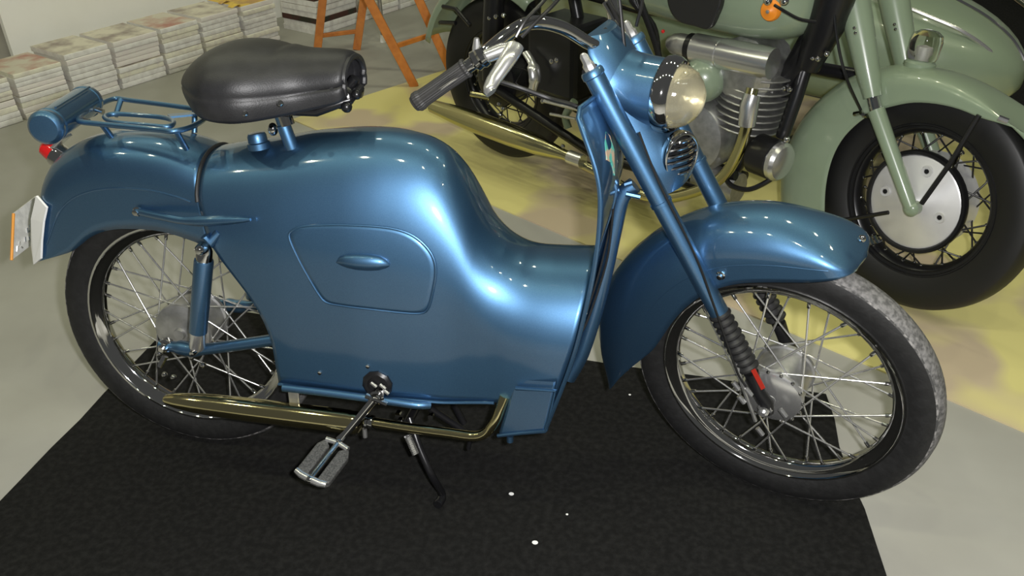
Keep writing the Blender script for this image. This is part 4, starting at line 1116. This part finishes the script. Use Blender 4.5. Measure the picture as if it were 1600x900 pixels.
for i in range(7):
    a0, a1 = seams[i], seams[i+1]
    top_h = .10 if i < 2 else .125
    bundle(pbase, a0, a1, -.006, HL1, .30, 'lower ' + labs[i], 'cover', 4, 10+i)
    sh = .35*(a1-a0) if i in (2, 3, 4) else 0
    bundle(pbase, a0+.004, a1-.002, -.006+HL1+.001, top_h, .29, 'upper ' + labs[i], covs[i], 5, 40+i, setback=.006)
# second row, set forward, beyond the first
pb2 = az(497, 55); s2 = 0.0
ends = [(0, .34), (.35, .70), (.71, 1.06), (1.07, 1.45)]
lab2 = ['newspaper bundle with dark red covers behind the wooden trestle legs', 'white newspaper bundle between the wooden trestle legs', 'white newspaper bundle behind the leaning trestle leg', 'white newspaper bundle near the motorcycle rear wheel']
for i, (a0, a1) in enumerate(ends):
    em = ['paper', 'dark_cover', 'paper', 'dark_cover', 'paper'] if i == 0 else None
    bundle(pb2, a0, a1, -.006, .16, .30, 'lower ' + lab2[i], 'cover', 5, 80+i, edgem=None if i else ['paper', 'paper', 'dark_cover', 'paper'])
    bundle(pb2, a0, a1, .155, .16, .30, 'upper ' + lab2[i], 'cover', 5, 90+i, edgem=None if i else ['paper', 'dark_cover', 'paper'])
# yellow scraps of tape lying on the top of the row end
for px, py in ((350, 4), (366, 10)):
    p = az(px, py, .225)
    tube_pts = [p+pdir*-.03, p+V((0, 0, .012)), p+pdir*.03+V((0, 0, .004))]
    big = px > 360
    o = tube('yellow_flyer', tube_pts, [.014, .024, .014] if big else [.010, .016, .010], 'cover3', None, seg=8, flat=(.25, 1.4))
    tag(o, 'larger crumpled yellow flyer on the end of the newspaper row' if big else 'smaller crumpled yellow flyer beside the larger one on the newspapers', 'flyer', 'yellow flyers on the newspapers')
# white display panel leaning behind the row
def white_panel():
    n = pout
    # left edge fixed by the pixels (12,0)-(25,97)
    q = onplane(24, 95, wall_o+pout*-.03, pout)
    a_ = (q-wall_o).dot(pdir)
    o = wallbox('white_display_panel', wall_o+pout*-.03, a_, a_+1.93, -.006, 1.9, .03, 'white')
    tag(o, 'tall white display panel standing behind the newspaper row', 'panel')
white_panel()

# ================================================================== WOODEN TRESTLE
tre = empty('wooden_trestle', az(575, 95))
tag(tre, 'orange varnished wooden trestle with splayed legs on the concrete floor', 'trestle')
A0 = az(495, 84); B0 = az(557, 76); C0 = az(648, 134); D0 = az(706, 112)
def leg_dir(base, px, py):
    # direction such that the leg passes the pixel at a height found on the vertical plane through base facing the camera
    n = V((CAM.x-base.x, CAM.y-base.y, 0)).normalized()
    return onplane(px, py, base, n)
def bar(name, a_, b_, w_, t_, parent):
    d_ = (b_-a_); L_ = d_.length; z = d_.normalized(); x = V((z.y, -z.x, 0)); x = x.normalized() if x.length > 1e-4 else V((1, 0, 0))
    n = V((CAM.x-a_.x, CAM.y-a_.y, 0)).normalized()
    y = (n - z*n.dot(z)).normalized(); x = y.cross(z)
    vs, fs = boxgeo((a_+b_)/2, x, y, z, w_, t_, L_)
    return mesh(name, vs, fs, 'wood', parent, smooth=False, bevel=.003)
tops = []
for base, (px, py) in ((A0, (504, 0)), (B0, (568, 0)), (C0, (577, 0)), (D0, (655, 0))):
    p = leg_dir(base, px, py); d_ = (p-base).normalized()
    T_ = base + d_*(.78/d_.z)
    base = base + V((0, 0, -.005))
    bar('leg', base, T_, .042, .026, tre); tops.append((base, T_))
def rung(i, j, h):
    (a_, b_), (c_, d_) = tops[i], tops[j]
    fa = h/.78; bar('rung', a_.lerp(b_, fa), c_.lerp(d_, fa), .022, .018, tre)
rung(0, 1, .10); rung(2, 3, .20)
ta, tb = tops[0][1].lerp(tops[2][1], .5)+V((0, 0, .013)), tops[1][1].lerp(tops[3][1], .5)+V((0, 0, .013))
td = V((tb.x-ta.x, tb.y-ta.y, 0)).normalized(); tw_ = V((-td.y, td.x, 0))
vs, fs = boxgeo((ta+tb)/2, td, tw_, V((0, 0, 1)), (tb-ta).length+.12, .30, .024)
mesh('top_board', vs, fs, 'wood', tre, smooth=False, bevel=.003)
# slim metal post with a foot, behind the trestle
pb = az(599, 64)
post = empty('display_post', pb); tag(post, 'thin grey metal post standing behind the leaning trestle leg', 'post')
tube('post_tube', [pb+V((0, 0, -.004)), pb+V((0, 0, .9))], .012, 'alu', post, seg=12)
tube('post_foot', [pb+V((0, 0, -.005)), pb+V((0, 0, .035))], [.020, .014], 'white_metal', post, seg=12)
